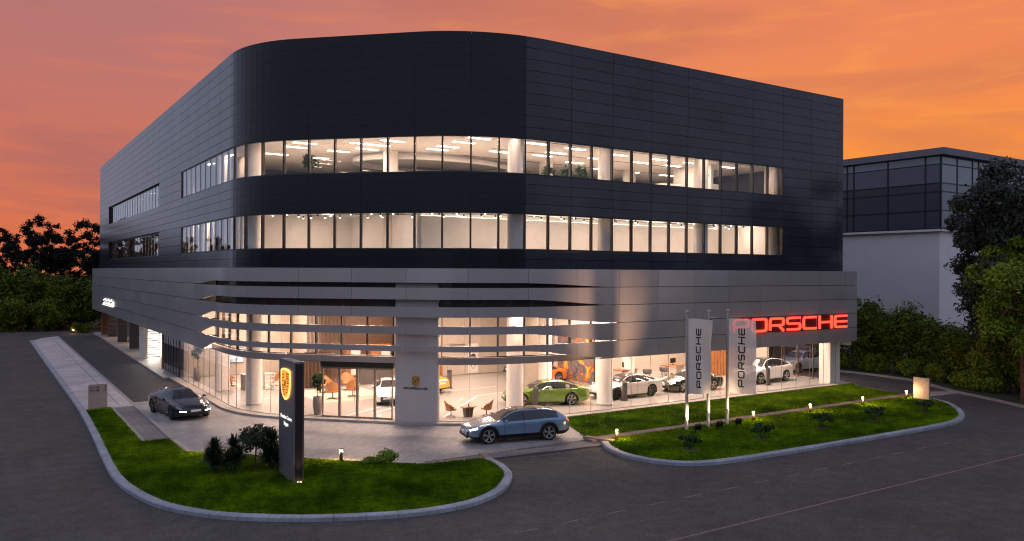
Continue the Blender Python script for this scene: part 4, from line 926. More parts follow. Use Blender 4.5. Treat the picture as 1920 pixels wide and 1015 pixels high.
    for sg in (1, -1):
        xm = L / 2 - L * .345; zm = lerp_tab(K['belt'], .345) + .08; q = MB().lathe([(0, -.09), (.055, -.075), (.075, 0), (.06, .08), (0, .095)], 10, (0, 0, 0), 'y'); q.v = [(x * .9 + xm, y * 1.05 + sg * (K['w'] + .09), z * .95 + zm) for x, y, z in q.v]; obj('mirror', q, trim or paint, t, True)
        obj('spoiler' if 0 else 'side_skirt', MB().box((xr + RA + .06, sg * K['w'] * .93 - .05, K['sill'] - .05), (xf - RA - .06, sg * K['w'] * .93 + .05, K['sill'] + .03)), 'black_plastic', t)
        for xc in (xf, xr):
            if clad:
                q = MB(); ya = sg * (K['w'] + .022)
                stroke(q, [(xc + (RA + .01) * math.cos(PI * (k / 16)), zc + (RA + .01) * math.sin(PI * (k / 16))) for k in range(17)], .085, -.02, .02); q.v = [(x, ya + z, y) for x, y, z in q.v]; obj('arch_trim', q, 'black_plastic', t)
            tw = .25; yc = sg * (K['w'] - .135); q = MB().lathe([(R * .72, -tw / 2), (R * .94, -tw / 2), (R, -tw * .36), (R, tw * .36), (R * .94, tw / 2), (R * .72, tw / 2)], 28, (xc, yc, zc), 'y')
            wh = obj('wheel', q, 'tyre', t, True); yo = sg * tw / 2
            d = MB().lathe([(0, yo * .35), (R * .66, yo * .35), (R * .72, yo * .9)], 24, (xc, yc, zc), 'y'); obj('brake_disc', d, 'black_metal', wh, False)
            r_ = MB()
            for k in range(5):
                for da in (-.16, .16):
                    a = 2 * PI * k / 5 + .3; p0 = Vector((xc + .05 * math.cos(a), yc + yo * .85, zc + .05 * math.sin(a))); p1 = Vector((xc + R * .72 * math.cos(a + da), yc + yo * .95, zc + R * .72 * math.sin(a + da))); r_.bar(p0, p1, .05, .035, (0, 1, 0))
            r_.lathe([(R * .68, yo * .97), (R * .735, yo * 1.02), (R * .735, yo * .9)], 28, (xc, yc, zc), 'y'); r_.lathe([(0, yo * 1.0), (.06, yo * .98), (.07, yo * .8)], 10, (xc, yc, zc), 'y'); obj('rim', r_, rimm, wh)
    return t
mat('drl', (1, 1, 1), .3, emit=(1, 1, .85), es=7.); mat('tyre', (.012, .012, .012), .75); mat('rim_silver', (.55, .54, .53), .25, metal=.9); mat('rim_dark', (.10, .10, .10), .3, metal=.8)
mat('car_screen', (.035, .036, .04), .05, spec=.7); mat('head_lit', (.8, .8, .8), .2, emit=(1, .95, .88), es=5.); mat('head_off', (.30, .31, .33), .12, spec=.7); mat('tail_lit', (.4, .01, .01), .3, emit=(1, .06, .04), es=3.5); mat('tail_off', (.22, .008, .008), .2)
def paintm(n, c, c2=None, metal=.35): return mat('paint_' + n, c, .20, metal=metal, coat=1.0, var=(.9, c2 or tuple(v * .92 for v in c), .3))
paintm('ice_blue', (.22, .34, .47)); paintm('dark_blue', (.008, .010, .015)); paintm('green', (.20, .33, .05)); paintm('pearl', (.78, .70, .62), metal=.15); paintm('black', (.02, .018, .018)); paintm('white', (.85, .83, .80), metal=0.); paintm('orange', (.72, .20, .035), metal=.1); paintm('yellow', (.80, .42, .03), metal=.1); paintm('navy', (.03, .06, .12))
def two(fr, rr):  # car centre and heading from the ground contact of front and rear wheel on the side nearest the camera
    a = math.atan2(fr[1] - rr[1], fr[0] - rr[0]); return a
def place(kind, fr, a, z, side):
    """fr: ground point of a front wheel on side (+1 left / -1 right of the car), a: heading"""
    K = KIND[kind]; xf = K['L'] / 2 - K['fo']; lx, ly = xf, side * (K['w'] - .1)
    return (fr[0] - (lx * math.cos(a) - ly * math.sin(a)), fr[1] - (lx * math.sin(a) + ly * math.cos(a)), z)
OUT, IN = 'cars parked outside on the paving', 'cars shown inside the showroom'
a = two((19.1, 30.87), (21.85, 30.18)); make_car('wagon', 'pale blue grey estate car with lit headlight parked before the entrance', 'paint_ice_blue', place('wagon', (19.05, 30.88), a, .05, 1), a, OUT, True, True, clad=True, roofm='car_screen')
a = two((8.3, 44.67), (7.92, 47.2)); make_car('saloon', 'black saloon car with white running lights beside the drive', 'paint_dark_blue', place('saloon', (8.25, 44.6), a, .05, -1), a, OUT, False, rimm='rim_dark', drl=True)
a = two((25.75, 37.95), (28.25, 36.85)); make_car('saloon', 'green saloon car inside behind the blue estate', 'paint_green', place('saloon', (25.65, 38.0), a, GF, 1), a, IN)
a = two((31.75, 36.94), (34.65, 36.98)); make_car('saloon', 'cream white saloon car behind the showroom glass', 'paint_pearl', place('saloon', (31.75, 36.94), a, GF, 1), a, IN, roofm='car_screen', rimm='rim_dark')
a = PI - .10; make_car('coupe', 'black sports coupe with bright headlight reflections indoors', 'paint_black', place('coupe', (37.4, 37.0), a, GF, 1), a, IN, True, rimm='rim_silver')
a = PI + .05; make_car('suv', 'white coupe SUV with dark roof by the right corner pier', 'paint_white', place('suv', (44.7, 36.95), a, GF, 1), a, IN, roofm='car_screen')
a = PI + .12; make_car('coupe', 'orange sports coupe at the back in front of the artwork', 'paint_orange', place('coupe', (30.9, 44.6), a, GF, 1), a, IN)
a = PI * .5 + .35; make_car('coupe', 'yellow orange sports coupe half hidden by the white pier', 'paint_yellow', (23.3, 46.6, GF), a, IN)
a = -PI * .62; make_car('coupe', 'white sports coupe facing out behind the glass doors', 'paint_white', (20.2, 43.9, GF), a, IN, True)
a = PI - .1; make_car('saloon', 'dark blue saloon car far back behind the orange coupe', 'paint_navy', (34.6, 49.3, GF), a, IN)
a = PI; make_car('suv', 'white SUV mostly hidden behind the corner pier', 'paint_white', (54.8, 41.2, .0), a, 'cars parked outside beyond the corner')
# ---------------------------------------------------------------- showroom furniture
def swivel_chair(x, y, a, label, z=GF):
    t = thing('swivel_chair', label, 'chair', (x, y, z), a, 'tan swivel chairs'); sh = MB(); n = 12
    for j in range(5):
        for i in range(n + 1):
            th = -1.9 + 3.8 * i / n; v = j / 4; r = .25 + .11 * v - .03 * v * v; bf = max(0, math.cos(th)) ** 1.3; hgt = .34 + v * (.24 + .34 * bf)
            sh.v.append((-r * math.cos(th) - .07 * v * bf, r * math.sin(th), hgt))
    for j in range(4):
        for i in range(n): q = j * (n + 1) + i; sh.f.append((q, q + 1, q + n + 2, q + n + 1))
    obj('backrest', sh, 'tan_leather', t, True); obj('seat', MB().lathe([(0, .46), (.26, .46), (.31, .42), (.28, .36), (0, .33)], 16), 'tan_leather', t, True); obj('stem', MB().lathe([(.025, .05), (.025, .34)], 8), 'black_metal', t)
    for k in range(4): obj('foot', MB().bar((0, 0, .06), (.32 * math.cos(k * PI / 2 + .7), .32 * math.sin(k * PI / 2 + .7), .015), .035, .02), 'black_metal', t)
    return t
swivel_chair(20.6, 37.15, -.3, 'tan swivel chair left of the little table inside the glass'); swivel_chair(22.35, 36.45, PI - .7, 'tan swivel chair right of the little table inside the glass')
swivel_chair(13.75, 54.6, -.6, 'tan swivel chair between the two left columns'); swivel_chair(16.2, 53.4, PI, 'cream swivel chair behind the white rack')
for x, y, a, lb in ((17.5, 46.1, 1.1, 'tan armchair with its back to the glass doors, left one'), (18.85, 46.3, 1.3, 'tan armchair with its back to the glass doors, right one'), (18.0, 48.6, -1.4, 'orange tan armchair facing the glass doors, beside the potted tree'), (19.6, 48.9, -1.6, 'orange tan armchair facing the glass doors, deeper in the lounge')):
    c = swivel_chair(x, y, a, lb); c.scale = (1.35, 1.35, 1.2)
t = thing('side_table', 'small wooden table between two tan swivel chairs', 'table', (21.4, 36.75, GF)); obj('top', MB().box((-.38, -.25, .50), (.38, .25, .54)), 'wood_slat', t); obj('base', MB().add([(-.26, -.16, .5), (.26, -.16, .5), (.26, .16, .5), (-.26, .16, .5), (-.19, -.13, 0), (.19, -.13, 0), (.19, .13, 0), (-.19, .13, 0)], [(0, 1, 5, 4), (1, 2, 6, 5), (2, 3, 7, 6), (3, 0, 4, 7)]), 'wood_dark', t)
t = thing('vase', 'tiny bottle on the small wooden table', 'vase', (21.42, 36.75, GF + .54)); obj('body', MB().lathe([(0, 0), (.03, 0), (.035, .07), (.012, .12), (.012, .17)], 10), 'black_plastic', t, True)
for x0, y0, x1, y1, lb in ((16.4, 44.9, 20.8, 50.2, 'pale rug under the lounge armchairs'), (13.0, 53.6, 15.0, 55.6, 'tan rug under the left swivel chair'), (15.6, 52.6, 17.6, 54.4, 'tan rug under the desk chair')):
    tag(obj('rug', MB().box((x0, y0, GF), (x1, y1, GF + .012)), 'rug'), lb, 'rug')
for pts, lb in (([(15.6, 40.0), (24.0, 45.2), (28.6, 45.4)], 'white floor line running in from the entrance doors'), ([(20.2, 37.2), (25.5, 42.6), (31, 43.6)], 'white floor line behind the white pier'), ([(22, 43), (17.5, 40.4)], 'short white floor line before the white coupe')):
    l = offs(pts, .10); tag(obj('floor_line', MB().poly(list(pts) + l[::-1], GF + .004), 'wall_white'), lb, 'floor marking')
def desk(x, y, a, label, mon=True):
    t = thing('desk', label, 'desk', (x, y, GF), a, 'sales desks'); obj('top', MB().box((-.95, -.42, .71), (.95, .42, .75)), 'wood_slat', t)
    for sx in (-.9, .88): obj('leg', MB().box((sx, -.4, 0), (sx + .03, .4, .71)), 'wall_white', t)
    m = thing('monitor', 'black monitor on the ' + label, 'monitor', (x, y, GF + .75), a, 'desk monitors'); obj('screen', MB().box((-.29, -.02, .14), (.29, .02, .50)), 'black_plastic', m); obj('stand', MB().box((-.1, -.07, 0), (.1, .07, .015)).box((-.02, -.02, .015), (.02, .02, .2)), 'black_plastic', m)
    return t
desk(38.3, 43.6, .1, 'wood topped desk near the second inner column'); desk(43.2, 43.8, .1, 'wood topped desk behind the black coupe'); desk(46.8, 44.3, .1, 'wood topped desk behind the coupe SUV')
for x, y, lb in ((39.6, 42.7, 'dark tub chair at the desk near the inner column'), (41.5, 43.0, 'dark tub chair between the two desks'), (44.6, 42.9, 'dark tub chair behind the black coupe')):
    t = thing('tub_chair', lb, 'chair', (x, y, GF), 2.0); q = MB().lathe([(.22, .42), (.30, .45), (.33, .72), (.30, .74), (.25, .47), (0, .46)], 16); obj('shell', q, 'grey_furniture', t, True)
    for k in range(4): obj('leg', MB().bar((.15 * math.cos(k * 1.57 + .8), .15 * math.sin(k * 1.57 + .8), .43), (.25 * math.cos(k * 1.57 + .8), .25 * math.sin(k * 1.57 + .8), 0), .025), 'wood_dark', t)
def totem(x, y, a, label):
    t = thing('info_stand', label, 'info stand', (x, y, GF), a, 'car information stands'); obj('post', MB().box((-.15, -.05, .02), (.15, .05, 1.05)), 'grey_furniture', t); obj('screen', MB().add([(-.15, -.06, 1.05), (.15, -.06, 1.05), (.15, .10, 1.18), (-.15, .10, 1.18), (-.15, .05, 1.05), (.15, .05, 1.05)], [(0, 1, 2, 3), (4, 3, 2, 5), (0, 3, 4), (1, 5, 2)]), 'black_plastic', t); obj('foot', MB().box((-.22, -.16, 0), (.22, .16, .02)), 'black_metal', t)
totem(26.1, 37.3, -.5, 'grey stand beside the green saloon'); totem(32.05, 36.5, 0, 'grey stand beside the cream saloon'); totem(25.6, 46.4, -.4, 'grey stand by the yellow coupe'); totem(44.85, 36.4, 0, 'grey stand beside the coupe SUV')
t = thing('rack', 'white display rack on castors near the left columns', 'rack', (15.4, 51.9, GF)); 
for k in range(5): obj('shelf', MB().box((-.28, -.2, .08 + k * .24), (.28, .2, .11 + k * .24)), 'white_gloss', t)
for sx in (-.30, .28): obj('side', MB().box((sx, -.2, .05), (sx + .02, .2, 1.08)), 'white_gloss', t)
t = thing('reception_counter', 'grey counter with white top left of the display rack', 'counter', (14.4, 52.6, GF)); obj('body', MB().box((-.5, -.35, 0), (.5, .35, .98)), 'grey_furniture', t); obj('top', MB().box((-.54, -.39, .98), (.54, .39, 1.02)), 'white_gloss', t)
t = thing('reception_counter', 'long dark counter at the back of the lounge', 'counter', (23.0, 51.2, GF)); obj('body', MB().box((-1.7, -.4, 0), (.6, .4, 1.05)), 'grey_furniture', t); obj('top', MB().box((-1.75, -.45, 1.05), (.65, .45, 1.09)), 'wood_dark', t)
t = thing('slatted_counter', 'orange wooden slatted counter behind the white coupe', 'counter', (25.6, 50.6, GF)); obj('body', MB().box((-1.6, -.3, 0), (1.6, .3, 1.0)), 'wood_slat', t)
for k in range(20): obj('slat', MB().box((-1.58 + k * .16, -.34, .02), (-1.58 + k * .16 + .1, -.301, 1.0)), 'wood_slat', t)
t = thing('wooden_cabinet', 'tall orange wooden shelving at the back of the lounge', 'cabinet', (22.5, 54.6, GF)); obj('carcass', MB().box((-2.2, -.25, 0), (2.6, .25, 2.3)), 'wood_slat', t)
for k in range(6): obj('shelf_front', MB().box((-2.1 + k * .78, -.29, .2), (-2.1 + k * .78 + .7, -.251, 2.2)), ('wood_dark', 'wood_slat', 'wall_white')[k % 3], t)
for k in range(30): obj('slat', MB().box((17.6 + k * .09, 51.0, GF), (17.6 + k * .09 + .045, 51.06, C0 - .3)), 'wood_dark', BD)
obj('frame', MB().box((17.5, 51.1, GF), (19.2, 51.25, 2.5)), 'wood_dark', BD)
# artwork, screen, charger
art = mat('artwork', (.10, .11, .14), .35); nt = art.node_tree; g_ = nt.nodes.new('ShaderNodeNewGeometry'); ns = nt.nodes.new('ShaderNodeTexNoise'); ns.inputs['Scale'].default_value = 1.1; ns.inputs['Detail'].default_value = 8; ns.inputs['Distortion'].default_value = 1.2; nt.links.new(g_.outputs['Position'], ns.inputs['Vector'])
cr = nt.nodes.new('ShaderNodeValToRGB'); nt.links.new(ns.outputs[0], cr.inputs[0]); el = cr.color_ramp.elements; el[0].position = .34; el[0].color = (.05, .06, .09, 1); el[1].position = .50; el[1].color = (.22, .20, .21, 1)
for p, c in ((.56, (.30, .06, .02, 1)), (.62, (.85, .35, .04, 1)), (.68, (.95, .70, .25, 1))): e_ = el.new(p); e_.color = c
nt.links.new(cr.outputs[0], nt.nodes['Principled BSDF'].inputs['Base Color'])
t = thing('artwork', 'large abstract print of fire and grey splashes on the inner wall', 'picture', (34.25, 44.1, .3)); obj('canvas', MB().box((-.03, -2.0, 0), (0, 2.0, 3.2)), 'artwork', t); obj('frame', MB().box((-.035, -2.04, -.04), (.03, -2.0, 3.24)).box((-.035, 2.0, -.04), (.03, 2.04, 3.24)), 'frame_dark', t)
t = thing('wall_screen', 'wall screen with a snowy mountain picture behind the left columns', 'screen', (15.2, 60.45, 1.1)); scr = mat('screen_picture', (.3, .35, .45), .2, emit=(.5, .6, .8), es=.5, var=(2.2, (.9, .92, .95), .05)); obj('display', MB().box((-.85, -.06, 0), (.85, -.02, 1.0)), 'screen_picture', t); obj('bezel', MB().box((-.88, -.05, -.03), (.88, .03, 1.03)), 'black_plastic', t)
t = thing('wall_charger', 'round wall charger with a hanging cable loop on the back wall', 'charger', (30.6, 51.86, 1.45)); obj('housing', MB().lathe([(0, -.10), (.20, -.10), (.24, -.05), (.24, 0)], 20, (0, 0, 0), 'y'), 'black_plastic', t, True); obj('cable', MB().tube([(.18 * math.cos(q * PI / 8 + PI), -.05, -.45 + .42 * math.sin(q * PI / 8 + PI)) for q in range(9)] + [(.18, -.05, -.1)], .015, 6), 'black_plastic', t); obj('panel', MB().box((-.45, -.02, -1.2), (.45, .0, 1.0)), 'white_gloss', t)
t = thing('wall_lettering', 'dark lettering on the back wall above the round charger', 'sign', (29.0, 51.84, 2.35), world=True); text(t, 'E-Performance', frame((28.6, 51.84, 2.35), (1, 0, 0), (0, 0, 1)), .22, 'black_plastic')
# ---------------------------------------------------------------- neighbouring building
mat('neighbour_wall', (.88, .78, .76), .8, var=(.6, (.80, .70, .69), .25)); mat('neighbour_slab', (.22, .20, .22), .7, var=(2, (.17, .155, .17))); mat('neighbour_glass', (.17, .18, .215), .05, spec=.9); mat('neighbour_frame', (.012, .016, .028), .5)
mat('neighbour_clear', (.085, .09, .11), .06, spec=.9)
NB = thing('office_building', 'pale walled neighbour building with a dark framed glass top storey', 'building', (85, 55, 0), world=True)
NX, NY, NX2, NY2 = 70.0, 38.33, 105., 75.
obj('wall', MB().box((NX + .25, NY + .25, 0), (NX2, NY2, 11.7)), 'neighbour_wall', NB)
obj('parapet', MB().box((NX - .1, NY - .1, 11.55), (NX2, NY2, 11.74)), 'neighbour_wall', NB)
for k in range(16): obj('roof_edge', MB().box((NX - .55, NY - .55 + k * 2.3 + .01, 18.2), (NX + .9, NY - .55 + (k + 1) * 2.3, 18.8)), 'neighbour_slab', NB)
for k in range(15): obj('roof_edge', MB().box((NX + .92 + k * 2.3, NY - .55, 18.2), (NX + .91 + (k + 1) * 2.3, NY + .9, 18.8)), 'neighbour_slab', NB)
obj('roof', MB().box((NX + .9, NY + .9, 18.3), (NX2, NY2, 18.7)), 'neighbour_slab', NB)
ZN = [11.75, 13.35, 15.0, 15.75, 17.4, 18.2]
ys = [NY, NY + 1.35, NY + 4.9, NY + 8.4, NY + 9.1, NY + 12.6] + [NY + 16 + 3.4 * k for k in range(7)]; xs = [NX, NX + 2.6, NX + 5.2, NX + 6.3] + [NX + 9 + 2.6 * k for k in range(11)]
for ax, L_ in ((0, ys), (1, xs)):
    for a, b in zip(L_, L_[1:]):
        for r, (z0, z1) in enumerate(zip(ZN, ZN[1:])):
            def bx(u0, u1, d0, d1, w0, w1): return MB().box((NX + d0, u0, w0), (NX + d1, u1, w1)) if ax == 0 else MB().box((u0, NY + d0, w0), (u1, NY + d1, w1))
            f = bx(a, a + .12, -.03, .12, z0, z1); f.add(*(lambda q: (q.v, q.f))(bx(a + .12, b, -.02, .1, z0, z0 + .09)))
            w = obj('window', f, 'neighbour_frame', NB); obj('pane', bx(a + .12, b, .02, .05, z0 + .09, z1), 'neighbour_glass' if r in (3, 4) else 'neighbour_clear', w)
obj('floor_slab', MB().box((NX + .3, NY + .3, 15.0), (NX + 12, NY + 24, 15.6)), 'neighbour_slab', NB); obj('column', MB().box((NX + .35, NY + .5, 11.75), (NX + 1.3, NY + 1.3, 15.0)), 'neighbour_wall', NB); obj('back_wall', MB().box((NX + 4, NY + 2, 11.75), (NX + 4.2, NY + 24, 15)), 'office_dark', NB); obj('back_wall', MB().box((NX + 2, NY + 3, 11.75), (NX2 - 2, NY + 3.2, 15)), 'office_dark', NB); obj('back_wall', MB().box((NX2 - .5, NY, 11.75), (NX2 - .2, NY2, 18.2)), 'office_dark', NB); obj('back_wall', MB().box((NX, NY2 - .5, 11.75), (NX2 - .6, NY2 - .2, 18.2)), 'office_dark', NB)
obj('railing', MB().bar((NX + .4, NY + .4, 13.9), (NX + .4, NY + 20, 13.9), .06).bar((NX + .4, NY + 1.6, 11.75), (NX + .4, NY + 1.6, 13.9), .05).bar((NX + .4, NY + 5.4, 11.75), (NX + .4, NY + 5.4, 13.9), .05), 'pole', NB)
# ---------------------------------------------------------------- vegetation
def leafmat(n, c1, c2, sc=.8):
    m = mat(n, c1, .65, spec=.3, var=(sc, c2, .2)); return m
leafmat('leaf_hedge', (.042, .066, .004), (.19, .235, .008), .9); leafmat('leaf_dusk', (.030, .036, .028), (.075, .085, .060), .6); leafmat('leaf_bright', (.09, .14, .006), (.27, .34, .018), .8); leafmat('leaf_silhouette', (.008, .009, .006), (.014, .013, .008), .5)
leafmat('leaf_plant', (.018, .045, .010), (.045, .09, .018), 4.); leafmat('leaf_yucca', (.014, .034, .010), (.034, .07, .014), 5.); leafmat('leaf_lime', (.16, .26, .02), (.26, .34, .04), 5.); leafmat('leaf_olive', (.03, .05, .02), (.07, .08, .035), 4.)
mat('bark', (.10, .065, .045), .9, var=(5, (.06, .04, .03), .2), bump=(18, .8)); mat('bark_red', (.24, .11, .07), .9, var=(6, (.12, .06, .04), .2), bump=(16, .9)); mat('stem', (.07, .06, .03), .8)
def foliage(rng, blobs, n, size, z0=None, droop=.0, shell=.55):
    """leaf cards spread through ellipsoid clumps"""
    wts = [b[3] * b[4] * b[5] for b in blobs]; wts = [w ** .7 for w in wts]; tot = sum(wts); V, F_ = [], []
    for b, w in zip(blobs, wts):
        m = int(n * w / tot) + 1
        d = rng.normal(size=(m, 3)); d /= np.linalg.norm(d, axis=1)[:, None]; r = (shell + (1 - shell) * rng.random(m)) * (1 + .10 * rng.normal(size=m))
        c = np.array(b[:3]) + d * r[:, None] * np.array(b[3:6])
        if z0 is not None: c[:, 2] = np.maximum(c[:, 2], z0 + .1 * rng.random(m))
        nr = d * .7 + rng.normal(size=(m, 3)) * .65 + np.array([0, 0, .35]); nr /= np.linalg.norm(nr, axis=1)[:, None]
        t = np.cross(nr, rng.normal(size=(m, 3))); t /= np.linalg.norm(t, axis=1)[:, None]; u = np.cross(nr, t); u[:, 2] -= droop; s = size * (.55 + .9 * rng.random(m))[:, None]
        q = np.stack([c - u * s * .9, c + t * s * .42 + nr * s * .12, c + u * s, c - t * s * .42 + nr * s * .12], 1).reshape(-1, 3); o = len(V); V.extend(map(tuple, q)); F_.extend((o + 4 * k, o + 4 * k + 1, o + 4 * k + 2, o + 4 * k + 3) for k in range(m))
    mb = MB(); mb.v = V; mb.f = F_; return mb
def clumps(rng, c, r, n, rs, flat=.8):
    out = []
    for k in range(n):
        d = rng.normal(size=3); d /= np.linalg.norm(d); q = rng.random() ** .45; s = rs * (.6 + .8 * rng.random())
        out.append((c[0] + d[0] * r[0] * q, c[1] + d[1] * r[1] * q, c[2] + d[2] * r[2] * q, s, s, s * flat))
    return out
def tree(x, y, h, r, seed, label, nleaf, size, lm, group, cz=None, nclump=26, rs=.9, bark='bark', low=.0, tr=.2, rzf=1., z0=.0, cat='tree', nm='tree', lean=(0, 0), shell=.45):
    rng = np.random.default_rng(seed); t = thing(nm, label, cat, (x, y, z0), 0, group); ch = h * .5 if cz is None else cz; rz = (h - ch) * rzf
    bl = clumps(rng, (lean[0], lean[1], ch), (r, r, rz * .86), nclump, rs)
    b = MB(); top = Vector((lean[0] * .6, lean[1] * .6, ch)); pts = [Vector((0, 0, 0)), Vector((.1 * r * (rng.random() - .5), .1 * r * (rng.random() - .5), ch * .4)), top]; b.tube(pts, [tr * 1.25, tr * .9, tr * .5], 8)
    for k in range(min(len(bl), 16)):
        q = Vector(bl[k][:3]); s0 = pts[1].lerp(top, .15 + .8 * rng.random()); mid = s0.lerp(q, .55) + Vector((0, 0, .08 * h * rng.random())); b.tube([s0, mid, q], [tr * .38, tr * .24, tr * .07], 5, False)
    obj('trunk', b, bark, t); obj('crown', foliage(rng, bl, nleaf, size, shell=shell), lm, t); return t
def bush(x, y, rx, ry, h, seed, label, n, size, lm, group, nc=16, rs=None, z0=.05):
    rng = np.random.default_rng(seed); t = thing('shrub' if h < 3 else 'bush', label, 'bush', (x, y, z0), 0, group); rs = rs or min(rx, ry) * .5
    bl = [(0, 0, h * .42, rx * .8, ry * .8, h * .45)]
    for k in range(nc):
        a = 2 * PI * rng.random(); q = rng.random() ** .5; v = rng.random(); bl.append((rx * .72 * q * math.cos(a), ry * .72 * q * math.sin(a), h * (.22 + .60 * v * (1 - .25 * q)), rs * (.7 + .6 * rng.random()), rs * (.7 + .6 * rng.random()), rs * .75))
    b = MB()
    for k in range(5): q = Vector(bl[1 + k][:3]); b.tube([(.05 * k - .1, .04 * k - .08, 0), (q.x * .4, q.y * .4, q.z * .5), tuple(q)], [.05 * h * .3, .03 * h * .3, .01 * h * .3], 5, False)
    obj('branches', b, 'bark', t); obj('foliage', foliage(rng, bl, n, size, z0=.05, shell=.72), lm, t); return t
ORD = ['nearest', 'second', 'third', 'fourth', 'fifth', 'sixth', 'seventh', 'eighth', 'ninth', 'tenth']
def nth(k, what): return (ORD[k] + ' to ' if k == 0 else ORD[k] + ' from ') + what
# left background: dark trees against the afterglow, hedge of rounded bushes before them
for i, (x, y, h, r) in enumerate(((18.5, 134, 14.2, 3.2), (15.6, 131, 13.8, 3.0), (12.6, 129, 16.4, 3.4), (9.4, 133, 16.0, 3.6), (6.0, 130, 16.2, 3.7), (1.6, 131, 15.2, 3.6), (-2.6, 133, 14.2, 3.4), (-7, 131, 14.5, 3.6))):
    tree(x, y, h, r, 10 + i, 'tall dark tree against the sunset, ' + nth(i, 'the building flank'), 12000, .21, 'leaf_silhouette', 'silhouetted trees beyond the left hedge', cz=h * .54, nclump=110, rs=.62, tr=.22, rzf=.98, shell=.05)
for i, (x, y, rx, h) in enumerate(((17.5, 121, 3, 8.6), (14.2, 119.8, 2.6, 8.6), (11.4, 121.5, 2.6, 7.9), (8.6, 121, 2.8, 8.2), (5.0, 122.5, 3.4, 9.6), (1.0, 121.5, 3.4, 9.9), (-3.5, 123, 3.6, 9.4), (-8, 124, 3.8, 9.0), (7.0, 118.8, 2.2, 4.6), (3.0, 119.5, 2.4, 5.0))):
    bush(x, y, rx, 2.6, h, 30 + i, ('rounded deep green hedge bush by the left road, ' + nth(i, 'the building')) if h > 5.5 else ('low rounded bush before the left hedge, ' + nth(i - 8, 'the building')), 9000, .22, 'leaf_hedge', 'hedge bushes by the left road' if h > 5.5 else 'low hedge bushes by the left road', nc=26, rs=1.0)
bush(10.3, 112.6, 1.2, 1.0, 1.3, 49, 'low clipped bush at the far corner of the building', 1800, .12, 'leaf_hedge', None, nc=10)
# belt of trees on the far sides of both roads; it is what the facade and its glass mirror
leafmat('leaf_belt', (.02, .025, .018), (.045, .05, .035), .6)
rng = np.random.default_rng(900); bl = []
for k in range(40):
    x = -30 + 150 * k / 39; h = 9 + 8 * rng.random(); bl += [(x, -34 + 8 * rng.random(), h * .42, 3.6, 3, h * .42), (x + 2, -30 + 5 * rng.random(), h * .72, 2.4, 2.4, h * .28)]
for k in range(30):
    y = -15 + 135 * k / 29; h = 9 + 7 * rng.random(); bl += [(-36 - 8 * rng.random(), y, h * .42, 3, 3.4, h * .42), (-33, y + 2, h * .70, 2.2, 2.4, h * .28)]
o = obj('tree_belt', foliage(rng, bl, 26000, .75, z0=.0, shell=.4), 'leaf_belt'); o['kind'] = 'stuff'; tag(o, 'dark belt of trees across the road mirrored in the facade', 'trees')
# right hedge and trees
for i, (x, y, rx, h, lm) in enumerate(((60.5, 42.5, 2.8, 8.0, 'leaf_hedge'), (60.2, 38.6, 2.2, 6.3, 'leaf_hedge'), (60.3, 35.6, 2.4, 6.2, 'leaf_hedge'), (60.0, 32.6, 2.1, 4.9, 'leaf_hedge'), (58.4, 30.2, 1.9, 4.6, 'leaf_hedge'), (57.4, 27.6, 1.9, 4.6, 'leaf_bright'), (56.6, 24.8, 1.9, 4.2, 'leaf_hedge'))):
    bush(x, y, rx, rx, h, 60 + i, ('rounded green hedge bush below the pale neighbour wall, ' + nth(i, 'the showroom')) if i < 4 else ('rounded green bush under the large tree, ' + nth(i - 4, 'the showroom')), 11000, .15, lm, 'hedge bushes by the right road' if i < 4 else 'bushes under the large tree', nc=40, rs=.62)
for i, (x, y, h) in enumerate(((58.9, 40.6, 1.5), (58.9, 37.4, 1.6), (58.8, 34.2, 1.5), (57.6, 31.4, 1.5), (56.2, 29.0, 1.3), (55.3, 27.2, 1.1))):
    bush(x, y, 1.1, 1.3, h, 80 + i, 'low grassy clump at the right road edge, ' + nth(i, 'the showroom'), 2600, .14, 'leaf_bright', 'undergrowth by the right road', nc=12, rs=.4)
tree(56.5, 26.0, 16.8, 4.4, 101, 'large dusky tree standing before the neighbour building', 26000, .17, 'leaf_dusk', None, cz=9.6, nclump=60, rs=1.05, tr=.32, rzf=.95, shell=.35, lean=(0, .3))
tree(52.9, 23.6, 11.4, 3.7, 102, 'leafy green tree with a reddish trunk at the right road edge', 30000, .14, 'leaf_bright', None, cz=6.8, nclump=64, rs=.85, bark='bark_red', tr=.34, rzf=1.05, lean=(.9, .5), shell=.4)
tree(59.5, 22.5, 13.5, 3.8, 103, 'dusky tree behind the red trunked tree', 16000, .18, 'leaf_dusk', None, cz=8.0, nclump=44, rs=1.0, tr=.3, rzf=.95, shell=.35)
